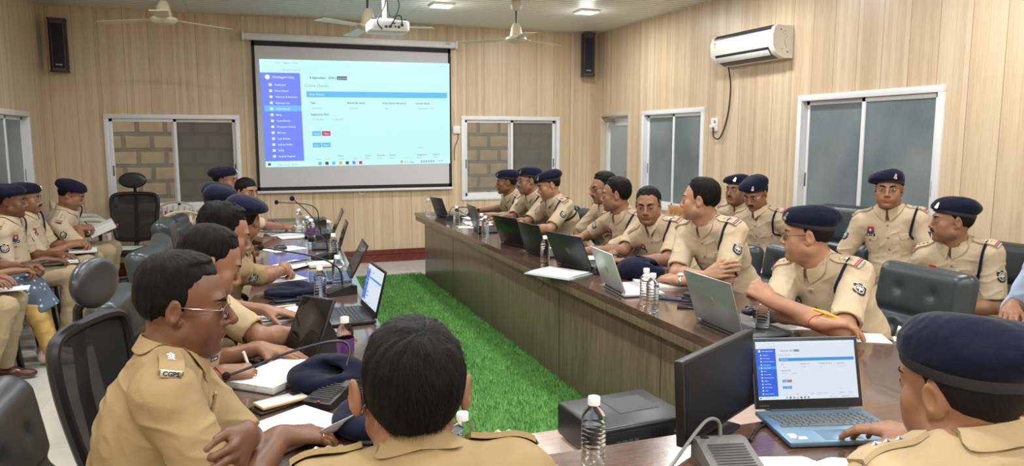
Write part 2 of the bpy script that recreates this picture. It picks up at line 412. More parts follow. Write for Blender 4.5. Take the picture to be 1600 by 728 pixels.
POSES = {  # finger bends (knuckle, middle, tip) for index..little, then thumb (spread, bend)
 'flat': ([(.10, .12, .08)]*4, (.75, .15)), 'relax': ([(.28, .40, .25), (.32, .46, .3), (.36, .5, .3), (.4, .5, .3)], (.6, .35)),
 'curl': ([(.75, .95, .6)]*4, (.55, .6)), 'fist': ([(1.2, 1.5, .9), (1.25, 1.55, .9), (1.3, 1.55, .9), (1.3, 1.5, .9)], (.35, .8)),
 'pen': ([(.75, .75, .35), (.95, .95, .5), (1.15, 1.15, .7), (1.2, 1.2, .7)], (.45, .55)), 'mouse': ([(.22, .3, .2), (.25, .35, .22), (.3, .45, .25), (.35, .5, .3)], (.7, .3))}
def hand_sdf(G, W, f, n, side, pose, s=1.0):
    f = unit(f); n = unit(n - f*np.dot(n, f)); t = np.cross(f, n)*(1 if side > 0 else -1)
    cur, (ab, fl) = POSES[pose]; tips = []
    lat = (.031, .0105, -.0105, -.030); L0 = (.089, .093, .088, .079)
    G.cone(W-f*.02*s, W+f*.02*s, .025*s, .024*s, .02, sc=(1, .72, 1), R=np.stack([t, n, f], 1))
    for i in range(4):
        k = W+f*L0[i]*s+t*lat[i]*s
        G.cone(W+f*.012*s+t*lat[i]*.5*s, k, .0155*s, .0122*s, .014)
    G.cone(W+f*.02*s+n*.006*s, W+f*.07*s+n*.004*s, .019*s, .015*s, .012)
    G.cone(W+f*.02*s+t*.018*s+n*.006*s, W+f*.055*s+t*.038*s+n*.008*s, .018*s, .014*s, .012)
    FL = ((.043, .026, .021), (.048, .030, .022), (.044, .028, .021), (.034, .021, .018)); RR = (.0098, .0102, .0096, .0086)
    for i in range(4):
        p = W+f*L0[i]*s+t*lat[i]*s; a = 0; r = RR[i]*s; sp = lat[i]*.9
        for j in range(3):
            a += cur[i][j]; d = unit(f*math.cos(a)+n*math.sin(a)+t*sp*(1-.4*j)*2.2*max(0, math.cos(a)))
            q = p+d*FL[i][j]*s; G.cone(p, q, r, r*.9, .0035 if j else .006); r *= .9; p = q
        tips.append((p, d))
    p = W+f*.022*s+t*.024*s+n*.006*s; d = unit(f*math.cos(ab)+t*math.sin(ab)+n*.25); q = p+d*.045*s
    G.cone(p, q, .0155*s, .0122*s, .012)
    d2 = unit(d+(-t*.55+f*.35+n*.35)*fl); q2 = q+d2*.034*s; G.cone(q, q2, .0118*s, .0105*s, .004)
    d3 = unit(d2+(-t*.6+n*.3)*fl); q3 = q2+d3*.026*s; G.cone(q2, q3, .0105*s, .0085*s, .003); tips.append((q3, d3))
    return dict(W=W, f=f, n=n, t=t, tips=tips, grip=W+f*.075*s+n*.035*s)
def ik(S, T, a, b, pole):
    d = T-S; L = np.linalg.norm(d); u = d/(L+1e-9)
    if L > (a+b)*.985: T = S+u*(a+b)*.985; L = (a+b)*.985
    x = (a*a-b*b+L*L)/(2*L); h = math.sqrt(max(a*a-x*x, 1e-6)); p = pole-u*np.dot(pole, u)
    return S+u*x+unit(p)*h, T
def head_sdf(G, hc, Rh, s, o):
    def P(*a): return hc+Rh@(v3(*a)*s)
    def E(c, r, k=.02, op='u', R2=None): G.ell(P(*c), v3(*r)*s, Rh if R2 is None else Rh@R2, k*s, op)
    def K(a, b, ra, rb, k=.015, op='u'): G.cone(P(*a), P(*b), ra*s, rb*s, k*s, op)
    fw = o.get('face_w', 1.0); ck = o.get('cheek', 0.35); nz = o.get('nose', 1.0)
    E((0, -.010, .034), (.0735*fw, .094, .080)); E((0, -.032, .018), (.069*fw, .070, .072), .03)
    E((0, .026, -.020), (.061*fw, .063, .082), .03)
    for sx in (-1, 1):
        K((sx*.050*fw, .005, -.062), (sx*.018, .066, -.098), .022+.006*ck, .017, .03)
        E((sx*.043*fw, .056, -.026), (.024+.004*ck, .022, .022+.006*ck), .02)
        E((sx*.036*fw, .058, -.060), (.022+.007*ck, .020+.004*ck, .026), .025)
    E((0, .076, -.098), (.020, .017, .016), .02)
    if ck > .5: E((0, .030, -.100), (.05, .05, .022), .03)
    K((-.034, .076, .022), (.034, .076, .022), .0125, .0125, .018)
    for sx in (-1, 1): E((sx*.0315, .100, .002), (.0185, .016, .0125), .014, 's')
    for sx in (-1, 1): E((sx*.0315, .0755, .001), (.0165, .0145, .0135), .006)
    K((0, .085, .014), (0, .1075*nz, -.030), .0072, .0105*nz, .012); E((0, .106*nz, -.0345), (.0125*nz, .0115, .0105), .006)
    for sx in (-1, 1):
        E((sx*.0125*nz, .097, -.0375), (.0085, .0105, .0082), .006); E((sx*.0072, .1035, -.0455), (.0042, .006, .0035), .003, 's')
    E((0, .078, -.062), (.030, .020, .020), .02)
    E((0, .0925, -.0620), (.0235, .0085, .0055), .004); E((0, .0910, -.0735), (.0200, .0090, .0068), .004)
    K((-.024, .0985, -.0675), (.024, .0985, -.0675), .0016, .0016, .004, 's')
    E((0, .098, -.0845), (.018, .006, .005), .010, 's')
    for sx in (-1, 1):
        Re = rotz(-sx*(.42+12*o.get('ear', 0)))@rotx(-.18)
        E((sx*(.0785+o.get('ear', 0))*fw, -.012, -.004), (.0078, .0190, .0325), .006, 'u', Re); E((sx*.0735*fw, -.002, -.030), (.0085, .010, .011), .006)
        E((sx*(.0872+o.get('ear', 0))*fw, -.008, -.000), (.0060, .0110, .0190), .004, 's', Re); E((sx*.079*fw, .004, -.006), (.004, .005, .007), .003)
def tint_head(V, col, hc, Rh, s, o):
    L = ((V-hc)@Rh)/s; x, y, z = L.T
    on = (np.abs(x) < .1) & (y > .02) & (np.abs(z) < .13)
    lip = np.clip(1.5-1.5*((x/.0265)**2+((z+.0675)/.0112)**2), 0, 1)*(y > .075)*on
    c1 = v3(o.get('lip', (1.02, .74, .74))); col[:] = col*(1-lip[:, None])+col*c1*lip[:, None]
    if o.get('stubble', .5) > 0:
        b = np.clip((-.045-z)/.02, 0, 1)*np.clip((y+.02)/.03, 0, 1)*(np.abs(x) < .08)*(z > -.13)*(1-lip)*o.get('stubble', .5)
        col[:] = col*(1-b[:, None])+col*v3(.74, .76, .80)*b[:, None]
def head_parts(root, G, hc, Rh, s, o, near, hm):
    def P(A): return hc+(np.atleast_2d(A)*s)@Rh.T
    yd = Rh@v3(0, -1, 0)
    fw = o.get('face_w', 1.0)
    def front(X, Z, off=.0): 
        O = P(np.stack([X, np.full(len(X), .16), Z], 1)); H, ok = G.hit(O, yd, .16*s); return H-yd*off
    if o.get('face', True):
        op = o.get('eye_open', 1.0); gz = o.get('gaze', 0.0)
        nu, nv = (21, 9) if near else (11, 5)
        for sx in (-1, 1):
            b = MB(); U, Vv = np.meshgrid(np.linspace(-1, 1, nu), np.linspace(-1, 1, nv)); U = U.ravel(); Vv = Vv.ravel()
            hh = np.maximum(1-np.abs(U)**2.2, 0)**.75*.0050*op
            X = sx*.0315+.0142*U; Z = .0015+hh*Vv*np.where(Vv > 0, 1.05, .8)+.0012*U*sx
            H = front(X, Z, .0006*s)-yd[None]*(.0016*s*((1-U**2)*(1-Vv**2)))[:, None]
            F = [(j*nu+i, j*nu+i+1, (j+1)*nu+i+1, (j+1)*nu+i) for j in range(nv-1) for i in range(nu-1)]
            cx = [X[list(f)].mean() for f in F]; cz = [Z[list(f)].mean() for f in F]
            b.add(H, F, [1 if (x-sx*.0315-gz*.006)**2+(z-.0018)**2 < .0058**2 else 0 for x, z in zip(cx, cz)])
            u = np.linspace(-1.05, 1.05, 9); Xl = sx*.0315+.0142*u; Zl = .0015+np.maximum(1-np.abs(u)**2.2, 0)**.75*.0054*op+.0012*u*sx
            b.tube(front(Xl, Zl, .0012*s), np.array([.0006]+[.0013]*7+[.0006])*s, 5, 2)
            b.build('eye', [M_SCLERA, M_IRIS, M_LASH], root)
        for sx in (-1, 1):
            u = np.linspace(0, 1, 8); X = sx*(.011+.040*u); Z = .0185-o.get('frown', 0)+.0105*np.sin(u*2.2)-.0035*u+o.get('frown', 0)*u
            MB().tube(front(X, Z, .0006*s), np.array([.0028, .0042, .0048, .0048, .0044, .0036, .0026, .001])*s, 8, 0, True, .45, -yd).build('eyebrow', hm, root)
        if o.get('moustache'):
            m = o['moustache']; u = np.linspace(-1, 1, 15); X = .029*u; Z = -.0525-.0075*np.abs(u)**1.5
            MB().tube(front(X, Z, .001*s), (np.maximum(1-np.abs(u)**2.5, .05)*.0066*m+.0008)*s, 8, 0, True, .7, Rh@v3(0, 0, 1)).build('moustache', hm, root)
    if o.get('glasses'):
        gm = M_RIML if o['glasses'] == 'light' else M_RIM; r = .0007 if o['glasses'] == 'light' else .0014
        b = MB(); lens = MB()
        for sx in (-1, 1):
            a = np.linspace(0, 2*PI, 25); ex = .0225*np.sign(np.cos(a))*np.abs(np.cos(a))**.75; ez = .0155*np.sign(np.sin(a))*np.abs(np.sin(a))**.75
            rim = np.stack([sx*.0335+ex, .1035-.10*(sx*.0335+ex)**2/.06-.006*np.abs(ex*0+sx*.0335+ex)/.06, -.002+ez], 1)
            b.tube(P(rim), r*s, 6, 0, False)
            lens.add(np.concatenate([P([[sx*.0335, .1025, -.002]]), P(rim[:-1])]), [(0, i+1, (i+1) % 24+1) for i in range(24)])
            b.tube(P([(sx*.055, .094, .004), (sx*.066*fw, .082, .006), (sx*.0775*fw, .03, .008), (sx*.0785*fw, -.004, .010), (sx*.077*fw, -.028, -.012)]), max(r, .0011)*s, 6, 0)
        b.tube(P([(-.012, .1025, .004), (0, .1055, .008), (.012, .1025, .004)]), r*s, 6)
        g = b.build('glasses', gm, root); lens.build('lens', M_LENS, g)
def hair_build(root, hc, Rh, s, o, near, hm):
    st = o.get('hair', 'short'); h = .003 if near else .0045; fw = o.get('face_w', 1.0)
    top = o.get('hair_top', .013); side = o.get('hair_side', .004); fr = o.get('hair_front', .078)
    G = Grid((-.11, -.145, -.12), (.11, .125, .155), h)
    G.ell((0, -.010, .034), (.0735*fw, .094, .080), None, .02); G.ell((0, -.032, .018), (.069*fw, .070, .072), None, .03)
    if st == 'woman': G.ell((0, -.10, -.01), (.04, .03, .035), None, .02)
    S, X = G.sl(G.lo, G.lo+G.n*h); x, y, z = X
    cap = o.get('cap'); nap = o.get('nape', -.072)
    zl = np.interp(y, [-.12, -.085, -.05, -.022, -.004, .012, .024, .040, .062, .085, .11], [nap-.007, nap, -.045, -.005, .020, -.018, -.004, .034, fr-.014, fr, fr+.004])
    
    zl = np.where(y > .012, -.020, zl); yf = np.interp(z, [-.03, -.02, .0, .02, .045, .060, fr, fr+.012, fr+.03, .12], [.016, .019, .022, .027, .040, .050, .064, .076, .092, .15])
    yf = yf-o.get('recede', .014)*np.clip((np.abs(x)-.014)/.030, 0, 1)*np.clip((z-.020)/.03, 0, 1)
    g = np.minimum(z-zl, (yf-y)*.9)+.0022*np.sin(x*310+z*90)*np.sin(y*260+x*140)
    if st == 'woman': g = z-np.interp(y, [-.12, -.02, .0, .03, .06, .09, .12], [-.06, -.055, -.03, .0, .045, .062, .066])
    zt = np.clip((z-.03)/.07, 0, 1); th = (.0010+(side+(top-side)*zt)*np.clip(g/.065, 0, 1)**.9)
    G.D[S] = np.maximum(G.D[S]-th.astype(np.float32), (-g*.7).astype(np.float32))
    if cap: G.cut((0, 0, .046), (0, -.16, 1)); G.D += np.float32(.0015)
    V, Q = G.mesh()
    if len(V) == 0: return
    V = relax(V, Q, 1, .4); N = vnormals(V, Q); crown = v3(.012, -.055, .12)
    seed = o.get('seed', 1)
    fl = V-crown; fl = fl-N*np.sum(fl*N, 1)[:, None]; fl /= np.linalg.norm(fl, axis=1)[:, None]+1e-6; ac = np.cross(N, fl)
    ph = np.sum(V*v3(1, 1, 1), 1)
    ang = np.arctan2(V[:, 0]-crown[0], V[:, 1]-crown[1])
    rough = .0022*vnoise(np.stack([np.cos(ang)*.5, np.sin(ang)*.5, np.linalg.norm(V-crown, axis=1)*.35], 1), 26, seed)+.0018*vnoise(V, 55, seed+1)
    V = V+N*(rough*(0.4 if cap else o.get('tuft', 1.0)))[:, None]
    mats = [M_STUB if cap else hm]
    W = hc+(V*s)@Rh.T
    ob = qmesh('hair', W, Q, mats, root)
    ns = o.get('strands', 0)
    if ns:
        rng = np.random.RandomState(seed+5); i = rng.randint(0, len(V), ns); p0 = V[i]; n = N[i]; d = fl[i]+.22*rng.randn(ns, 3)*v3(1, 1, 1)
        sw = o.get('swirl', .4); d = d+sw*ac[i]
        Lh = o.get('strand_len', .02)*(.6+.8*rng.rand(ns)); Lh = Lh*np.clip((p0[:, 2]+.085)/.10, .18, 1); fz = np.interp(p0[:, 2], [-.02, .02, .045, .06, fr, fr+.03], [.019, .027, .040, .050, .064, .092]); fk = np.clip((p0[:, 1]-.012)/.02, 0, 1); Lh = Lh*(1-fk*(1-np.clip((fz-p0[:, 1])/.05, .12, 1))); cb_ = v3(.45, -1, .25)-n*np.sum(n*v3(.45, -1, .25), 1)[:, None]; d = d*(1-fk[:, None]*.95)+cb_*(fk[:, None]*.95) if not o.get('forward') else d; sm_ = (np.clip((np.abs(p0[:, 0])-.045)/.015, 0, 1)*np.clip((.080-p0[:, 2])/.025, 0, 1))[:, None]; dn_ = v3(0, -.6, -1)-n*np.sum(n*v3(0, -.6, -1), 1)[:, None]; d = d*(1-sm_)+dn_*sm_; Lh = Lh*(1-.45*sm_[:, 0]); wd = .00028
        pts = []
        for k in range(4):
            t = k/3; q = p0-n*.002+d*(Lh*t)[:, None]*.9+n*(.0026*np.sin(t*1.9)*Lh/.02)[:, None]+v3(0, 0, -1)*(Lh*t*t*.22)[:, None]; pts.append(q)
        sd = np.cross(d, n); sd /= np.linalg.norm(sd, axis=1)[:, None]+1e-9
        VV = np.concatenate([np.stack([q-sd*wd*(1-.75*k/3), q+sd*wd*(1-.75*k/3)], 1).reshape(-1, 3) for k, q in enumerate(pts)])
        b = np.arange(ns)*2; QQ = np.concatenate([np.stack([b+k*2*ns, b+1+k*2*ns, b+1+(k+1)*2*ns, b+(k+1)*2*ns], 1) for k in range(3)])
        qmesh('hair_strands', hc+(VV*s)@Rh.T, QQ, [hm], ob)
def beret_build(root, hc, Rh, s, o, near):
    h = .0035 if near else .005
    G = Grid((-.16, -.17, -.02), (.17, .15, .19), h); fl = o.get('flop', 1.0); hi = o.get('cap_h', 0.0)
    G.ell((.006, -.010, .074), (.093, .116, .062+hi), None, .02)
    G.ell((.040*fl, -.022, .074), (.092, .118, .040+hi*.5), roty(.22*fl)@rotx(.04), .03)
    G.ell((.02, -.05, .07), (.095, .092, .042), None, .03)
    G.ell((.055, .0, .135+hi), (.07, .10, .014), roty(.2), .03, 's')
    G.cut((0, 0, .046), (0, .16, -1), k=.006)
    V, Q = G.mesh(); V = relax(V, Q, 2, .5); N = vnormals(V, Q); seed = o.get('seed', 1)
    m = np.clip((V[:, 2]-.055-.16*V[:, 1])/.03, 0, 1)
    V = V+N*((.0035*vnoise(V*v3(1, .6, 1.4), 22, seed)+.0012*vnoise(V, 60, seed))*m)[:, None]
    ob = qmesh('beret', hc+(V*s)@Rh.T, Q, [M_BERET], root)
    a = np.linspace(0, 2*PI, 49)[:-1]; b = MB()
    def ring(r, z): r = r+.0015; x = (.0835*o.get('face_w', 1.0)+r)*np.cos(a); y = -.010+(.1035+r)*np.sin(a); return hc+(np.stack([x, y, z+.046+.16*y], 1)*s)@Rh.T
    b.loft([ring(-.004, -.008), ring(.0015, -.009), ring(.003, -.001), ring(.002, .010), ring(-.004, .010)], 0, False)
    b.build('beret_band', M_BAND, ob)
    bd = o.get('badge_x', -.040); O = np.array([[bd, .2, .088], [bd, .2, .10]]); H, ok = G.hit(O, v3(0, -1, 0), .3)
    up = unit(H[1]-H[0]); nn = G.grad(H[:1])[0]; rt = np.cross(up, nn); Rb = Rh@np.stack([rt, np.cross(nn, rt), nn], 1)
    c = hc+Rh@(H[0]*s); k = MB(); po = [(0, .021), (.005, .015), (.008, .008), (.006, .0), (.011, -.006), (.011, -.014), (.004, -.019), (-.004, -.019), (-.011, -.014), (-.011, -.006), (-.006, 0), (-.008, .008), (-.005, .015)]
    k.prism([(x*s, y*s) for x, y in po], -.002*s, .003*s, Rb, c); k.lathe([(.001, .003), (.0065, .0032), (.005, .0055), (.0005, .006)], 12, c+Rb@v3(0, -.010*s, 0), Rb)
    k.build('cap_badge', M_SILV, ob)

def patch(G, c, out, up, w, h, off=.002, nu=8, nv=8, shape=None, mat=None, thick=.002, far=.12):
    """a piece laid on a surface: rays sent back along -out from a w x h rectangle about c; returns an MB"""
    out = unit(out); up = unit(up-out*np.dot(up, out)); rt = np.cross(up, out)
    U, Vv = np.meshgrid(np.linspace(-1, 1, nu), np.linspace(-1, 1, nv)); U = U.ravel(); Vv = Vv.ravel()
    if shape: U = U*np.array([shape(v) for v in Vv])
    O = v3(c)+out*far+rt*(U*w/2)[:, None]+up*(Vv*h/2)[:, None]
    H, ok = G.hit(O, -out, far+.12)
    dep = (H-O)@(-out); md = np.median(dep[ok]) if ok.any() else far
    dep = np.where(ok, dep, md); dep = np.clip(dep, md-.03, md+.03)
    H = O-out*dep[:, None]+out*off
    b = MB(); F = [(j*nu+i, j*nu+i+1, (j+1)*nu+i+1, (j+1)*nu+i) for j in range(nv-1) for i in range(nu-1)]
    mi = [0]*len(F) if mat is None else [mat((i+.5)/(nu-1)*2-1, (j+.5)/(nv-1)*2-1) for j in range(nv-1) for i in range(nu-1)]
    n0 = len(H); H2 = H-out*(thick+off); ix = [i for i in range(nu)]+[j*nu+nu-1 for j in range(1, nv)]+[(nv-1)*nu+i for i in range(nu-2, -1, -1)]+[j*nu for j in range(nv-2, 0, -1)]
    F2 = [(ix[q], ix[q]+n0, ix[(q+1) % len(ix)]+n0, ix[(q+1) % len(ix)]) for q in range(len(ix))]
    b.add(np.concatenate([H, H2]), F+[f[::-1] for f in F2], mi+[0]*len(F2)); b.frame = (H.mean(0), out, up, rt)
    return b
def capcone(G, a, b, ra, rb, k):
    """tapered sleeve cut square at b"""
    a = v3(a); b = v3(b); rm = max(ra, rb)+k+2*G.h; S, X = G.sl(np.minimum(a, b)-rm, np.maximum(a, b)+rm)
    if S is None: return
    ba = b-a; L = float(ba@ba); p = [X[i]-a[i] for i in range(3)]; dot = p[0]*ba[0]+p[1]*ba[1]+p[2]*ba[2]
    t = np.clip(dot/L, 0, 1.3); d = np.sqrt((p[0]-t*ba[0])**2+(p[1]-t*ba[1])**2+(p[2]-t*ba[2])**2)-(ra+(rb-ra)*np.clip(t, 0, 1))
    d = np.maximum(d, (dot-L)/math.sqrt(L)); G.comb(S, d.astype(np.float32), k, 'u')
def person(label, loc, yaw, head, look, R, L, **o):
    """loc: floor point under the hips; yaw: way the chest faces (0 = +Y, 90 = -X); head: centre between the ears;
    look: (yaw, pitch up, roll) of the face; R, L: (wrist, finger direction, palm normal, pose, elbow hint) in the room"""
    near = o.get('near', False); h = o.get('h', .0032 if near else .0046); hs = o.get('hs', 1.0); bs = o.get('bs', 1.0); belly = o.get('belly', .4)
    A = rotz(rad(yaw)); Ai = A.T; base = v3(loc[0], loc[1], 0)
    def loc3(p): return Ai@(v3(p)-base)
    hc = loc3(head); Rh = rotz(rad(look[0]-yaw))@rotx(rad(look[1]))@roty(rad(look[2]))
    seat = o.get('seat', .46); P = v3(0, 0, seat+.09)
    dirp = unit(hc-P); sk = hc+Rh@(v3(0, -.022, -.06)*hs)
    N = hc-.143*hs*unit(dirp+v3(0, 0, 1.0))+v3(0, -.028, 0)+v3(o.get('neck', (0, 0, 0)))
    t = unit(N-P); tw = rad(o.get('twist', 0)); rr = v3(math.cos(tw), math.sin(tw), 0); rr = unit(rr-t*np.dot(rr, t)); f = np.cross(t, rr)
    T = np.stack([rr, f, t], 1); sw = .168*bs
    Sc = N-t*.062; ra_ = o.get('raise', (0, 0))
    Sh = {1: Sc+rr*sw+t*ra_[0]+f*.012, -1: Sc-rr*sw+t*ra_[1]+f*.012}
    aw = o.get('arm_len', 1.0); al, fl = .285*bs*aw, .250*bs*aw; arm = {}
    for side, spec in ((1, R), (-1, L)):
        if spec is None: spec = (tuple(base+A@v3(side*.13, .40, seat+.17)), tuple(A@v3(-side*.25, 1, -.1)), (0, 0, -1), 'relax')
        W = loc3(spec[0]); fd = Ai@unit(v3(spec[1])); nd = Ai@unit(v3(spec[2]))
        pole = (loc3(spec[4])-Sh[side]) if len(spec) > 4 else v3(side*.55, -.35, -1.0)
        E, W = ik(Sh[side], W, al, fl, pole); em = o.get('emin', 0)
        for _ in range(14):
            if E[2] >= em: break
            pole = unit(pole)+v3(side*.10, 0, .18); E, W = ik(Sh[side], W, al, fl, pole)
        arm[side] = (Sh[side], E, W, fd, nd, spec[3])
    pts = [hc+v3(.13, .14, .16), hc-v3(.13, .14, .16), P-v3(.2, .18, .14), P+v3(.2, .18, 0)]
    for sd in arm: S_, E, W, fd, nd, ps = arm[sd]; pts += [S_+.09, S_-.09, E+.065, E-.065, W+fd*.20+.03, W+fd*.20-.03, W+fd*.1+.06, W+fd*.1-.06, W+.05, W-.05]
    pts = np.array(pts); lo, hi = pts.min(0), pts.max(0)
    G = Grid(lo, hi, h); chest = P+(N-P)*.66; bel = P+(N-P)*.30
    G.ell(chest, v3(.143, .100, .17)*bs, T, .03); G.ell(bel+f*.015*belly, v3(.135, .10+.03*belly, .16), T, .04); G.ell(P, (.150, .115, .10), T, .04)
    G.cone(Sh[-1], Sh[1], .048, .048, .04)
    for sd in (1, -1): G.cone(N+t*.03, Sh[sd]*.75+Sc*.25+t*.01, .048, .040, .04)
    nr = o.get('neck_r', .0535)*bs
    G.cone(sk, N+f*.008, nr*.98, nr*1.08, .03); G.cone(hc+Rh@(v3(0, .01, -.075)*hs), N+f*.03-t*.01, nr*.72, nr*.85, .03)
    head_sdf(G, hc, Rh, hs, o); hands = {}
    for sd in (1, -1):
        S_, E, W, fd, nd, ps = arm[sd]; mid = E+(W-E)*.28
        G.cone(S_, S_+(E-S_)*.5, .052*bs, .047*bs, .02); G.cone(S_+(E-S_)*.5, E, .046*bs, .038*bs, .02)
        G.cone(E, mid, .038*bs, .0405*bs, .02); G.cone(mid, W, .0400*bs, .0255*bs, .02)
        hands[sd] = hand_sdf(G, W, fd, nd, sd, ps, o.get('hand_s', 1.0)*bs)
    V, Q = G.mesh(); V = relax(V, Q, 1, .35)
    col = np.ones_like(V); tint_head(V, col, hc, Rh, hs, o)
    for sd in (1, -1):
        H = hands[sd]; q = V-H['W']; a = q@H['f']; m = (np.linalg.norm(q-H['f']*.09, axis=1) < .13) & (a > -.01)
        Nn = vnormals(V, Q) if sd == 1 else Nn
        pl = np.clip((Nn@H['n'])*1.5-.2, 0, 1)*m; col *= 1+pl[:, None]*v3(.30, .22, .20)
        for i, (tp, d) in enumerate(H['tips']):
            cdir = unit(-H['n']*1.0+d*np.dot(d, H['n'])) if i < 4 else unit(np.cross(d, np.cross(H['t'], d))*-.3-H['n']*.6)
            e = np.linalg.norm(V-(tp+d*.003+cdir*.0075), axis=1); nl = np.clip(1.6-e/.0065, 0, 1)*((Nn@cdir) > .45); col *= 1+nl[:, None]*v3(.38, .30, .30)
    hm = o.get('hair_mat', M_HAIR)
    root = qmesh('person', V, Q, [SKIN[o.get('skin', 'mid')]], None, np.clip(col, 0, 2), tuple(base), rad(yaw))
    tag(root, label, 'person', o.get('group'))
    head_parts(root, G, hc, Rh, hs, o, near, hm)
    if o.get('hair') != 'none': hair_build(root, hc, Rh, hs, o, near, hm)
    if o.get('cap'): beret_build(root, hc, Rh, hs, o, near)
    # ---- shirt
    km = o.get('shirt', KHAKI['light']); hsH = .0042 if near else .0062; sl = o.get('sleeve', .86); lo2 = np.minimum(lo, P-.26); hi2 = np.maximum(hi, P+v3(.2, .2, 0)); hi2[2] = max(Sh[1][2], Sh[-1][2], N[2])+.13
    for sd in (1, -1): lo2 = np.minimum(lo2, Sh[sd]-.16); hi2 = np.maximum(hi2, Sh[sd]+.16)
    K = Grid(lo2, hi2, hsH)
    K.ell(chest, v3(.163, .122, .185)*bs, T, .03); K.ell(bel+f*.03*belly, v3(.158+.015*belly, .122+.045*belly, .17), T, .05); K.ell(P+t*.01, (.168, .135, .11), T, .04)
    K.cone(Sh[-1], Sh[1], .062*bs, .062*bs, .05); KT = Grid(lo2, hi2, hsH); KT.D[:] = K.D
    for sd in (1, -1):
        S_, E, W = arm[sd][:3]; K.cone(N+t*.012, S_*.8+Sc*.2+t*.012, .060, .052, .04); he = S_+(E-S_)*min(sl, 1.0)
        if sl <= 1.0: capcone(K, S_, he, .062*bs, .060*bs, .035)
        else:
            K.cone(S_, E, .066*bs, .054*bs, .035); capcone(K, E, E+(W-E)*(sl-1), .055*bs, .052*bs, .02)
    for sd in (1, -1):
        S_, E, W = arm[sd][:3]
        if sl <= 1.0: a, b, ra = S_+(E-S_)*(sl-.16), S_+(E-S_)*(sl+.06), .0480*bs
        else: a, b, ra = E+(W-E)*(sl-1.10), E+(W-E)*(sl-.96), .0425*bs
        K.cone(a, b, ra, ra, .0, 's')
    K.cone(N+t*.055+f*.005, sk, nr+.006, nr+.012, .01, 's'); K.ell(N+f*.085-t*.004, (.020, .05, .042), T, .01, 's')
    SV, SQ = K.mesh(); SV = relax(SV, SQ, 1, .4); SN = vnormals(SV, SQ); sd_ = o.get('seed', 1)
    q = SV@T; wv = q+.03*np.stack([vnoise(q, 7, sd_), vnoise(q, 7, sd_+3), vnoise(q, 7, sd_+9)], 1)
    ridge = (1-np.abs(vnoise(wv*v3(.55, .55, 1.25)+wv[:, [1, 2, 0]]*.35, 17, sd_)))**3
    SV = SV+SN*(o.get('fold', .0055)*(ridge-.35)+.0016*vnoise(q, 38, sd_))[:, None]
    sh = qmesh('shirt', SV, SQ, [km], root)
    if o.get('uniform', True): uniform(sh, K, dict(KT=KT, N=N, T=T, rr=rr, f=f, t=t, Sh=Sh, Sc=Sc, arm=arm, sk=sk, nr=nr, P=P, chest=chest, bs=bs, km=km, sl=sl), o, near)
    else: collar(sh, K, N, sk, T, nr, km)
    if o.get('legs', True): legs(root, P, o, seat)
    for sd, kind in o.get('wrist', {}).items():
        S_, E, W = arm[sd][:3]; ax = unit(W-E); c = W-ax*(.012 if kind == 'thread' else .025); u = unit(np.cross(ax, v3(.3, .2, 1))); w_ = np.cross(ax, u)
        a = np.linspace(0, 2*PI, 25); ring = np.array([c+.06*(math.cos(x)*u+math.sin(x)*w_) for x in a]); Hh, ok = G.hit(ring, unit_rows(c-ring), .06)
        ring = c+(Hh-c)*(1.04 if kind == 'thread' else 1.08)
        b = MB().tube(ring, .0022 if kind == 'thread' else .006, 6, 0, False, 1.0 if kind == 'thread' else .35, u)
        bo = b.build('wrist_thread' if kind == 'thread' else 'wrist_watch', M_THREAD if kind == 'thread' else (M_WATCH if kind == 'steel' else M_PLATE), root)
        if kind != 'thread':
            nn = -arm[sd][4]; nn = unit(nn-ax*np.dot(nn, ax)); bb = np.cross(nn, ax); Hh, ok = G.hit(np.array([c+nn*.06]), -nn, .06)
            MB().lathe([(.0, 0), (.017, 0), (.0175, .005), (.015, .008), (.0, .0082)], 20, Hh[0]+nn*.002, np.stack([ax, bb, nn], 1)).build('watch_face', M_PLATE if kind == 'black' else M_WHITE, bo)
    info = dict(root=root, G=G, K=K, A=A, base=base, hands={k: {kk: (base+A@vv if kk in ('W', 'grip') else A@vv) for kk, vv in H.items() if kk != 'tips'} | {'tips': [(base+A@p, A@d) for p, d in H['tips']]} for k, H in hands.items()}, arm=arm, T=T)
    return info
def unit_rows(V): return V/(np.linalg.norm(V, axis=1)[:, None]+1e-9)
def collar(sh, K, N, sk, T, nr, km, big=1.0):
    ax = unit(sk-N); fr = T[:, 1]-ax*np.dot(T[:, 1], ax); fr = unit(fr); rt = np.cross(fr, ax)
    na = 41; th = np.linspace(-PI+.0, PI, na)*.972          # 0 = back of the neck, ends = front opening
    cx = N+T[:, 1]*.006
    def ring(r, hb, hf, tipx=0):
        u = np.abs(th)/(PI*.972); hh = hb+(hf-hb)*u**1.3; rr_ = r+.012*u**3
        return cx+(rr_*np.sin(th))[:, None]*rt+(-rr_*1.06*np.cos(th))[:, None]*fr+hh[:, None]*ax
    u = np.abs(th)/(PI*.972)
    r0 = ring(nr+.008, .020, -.005); r1 = ring(nr+.007, .064*big, .036); r2 = ring(nr+.0125, .068*big, .037); r3 = ring(nr+.019, .048, .016)
    r4 = ring(nr+.026, .030, -.012)+(u**7*.030)[:, None]*-ax+(u**7*.006)[:, None]*np.sign(th)[:, None]*rt; r4 = K.push(r4, .006, 5); r3 = K.push(r3, .007, 5)
    r5 = K.push(r4+ax*.002, .0025, 3); r6 = ring(nr+.016, .050, .024); r6 = K.push(r6, .003, 4)
    MB().loft([r0, r1, r2, r3, r4, r5, r6, ring(nr+.012, .03, .0)], 0, False, False).build('collar', km, sh, angle=60)
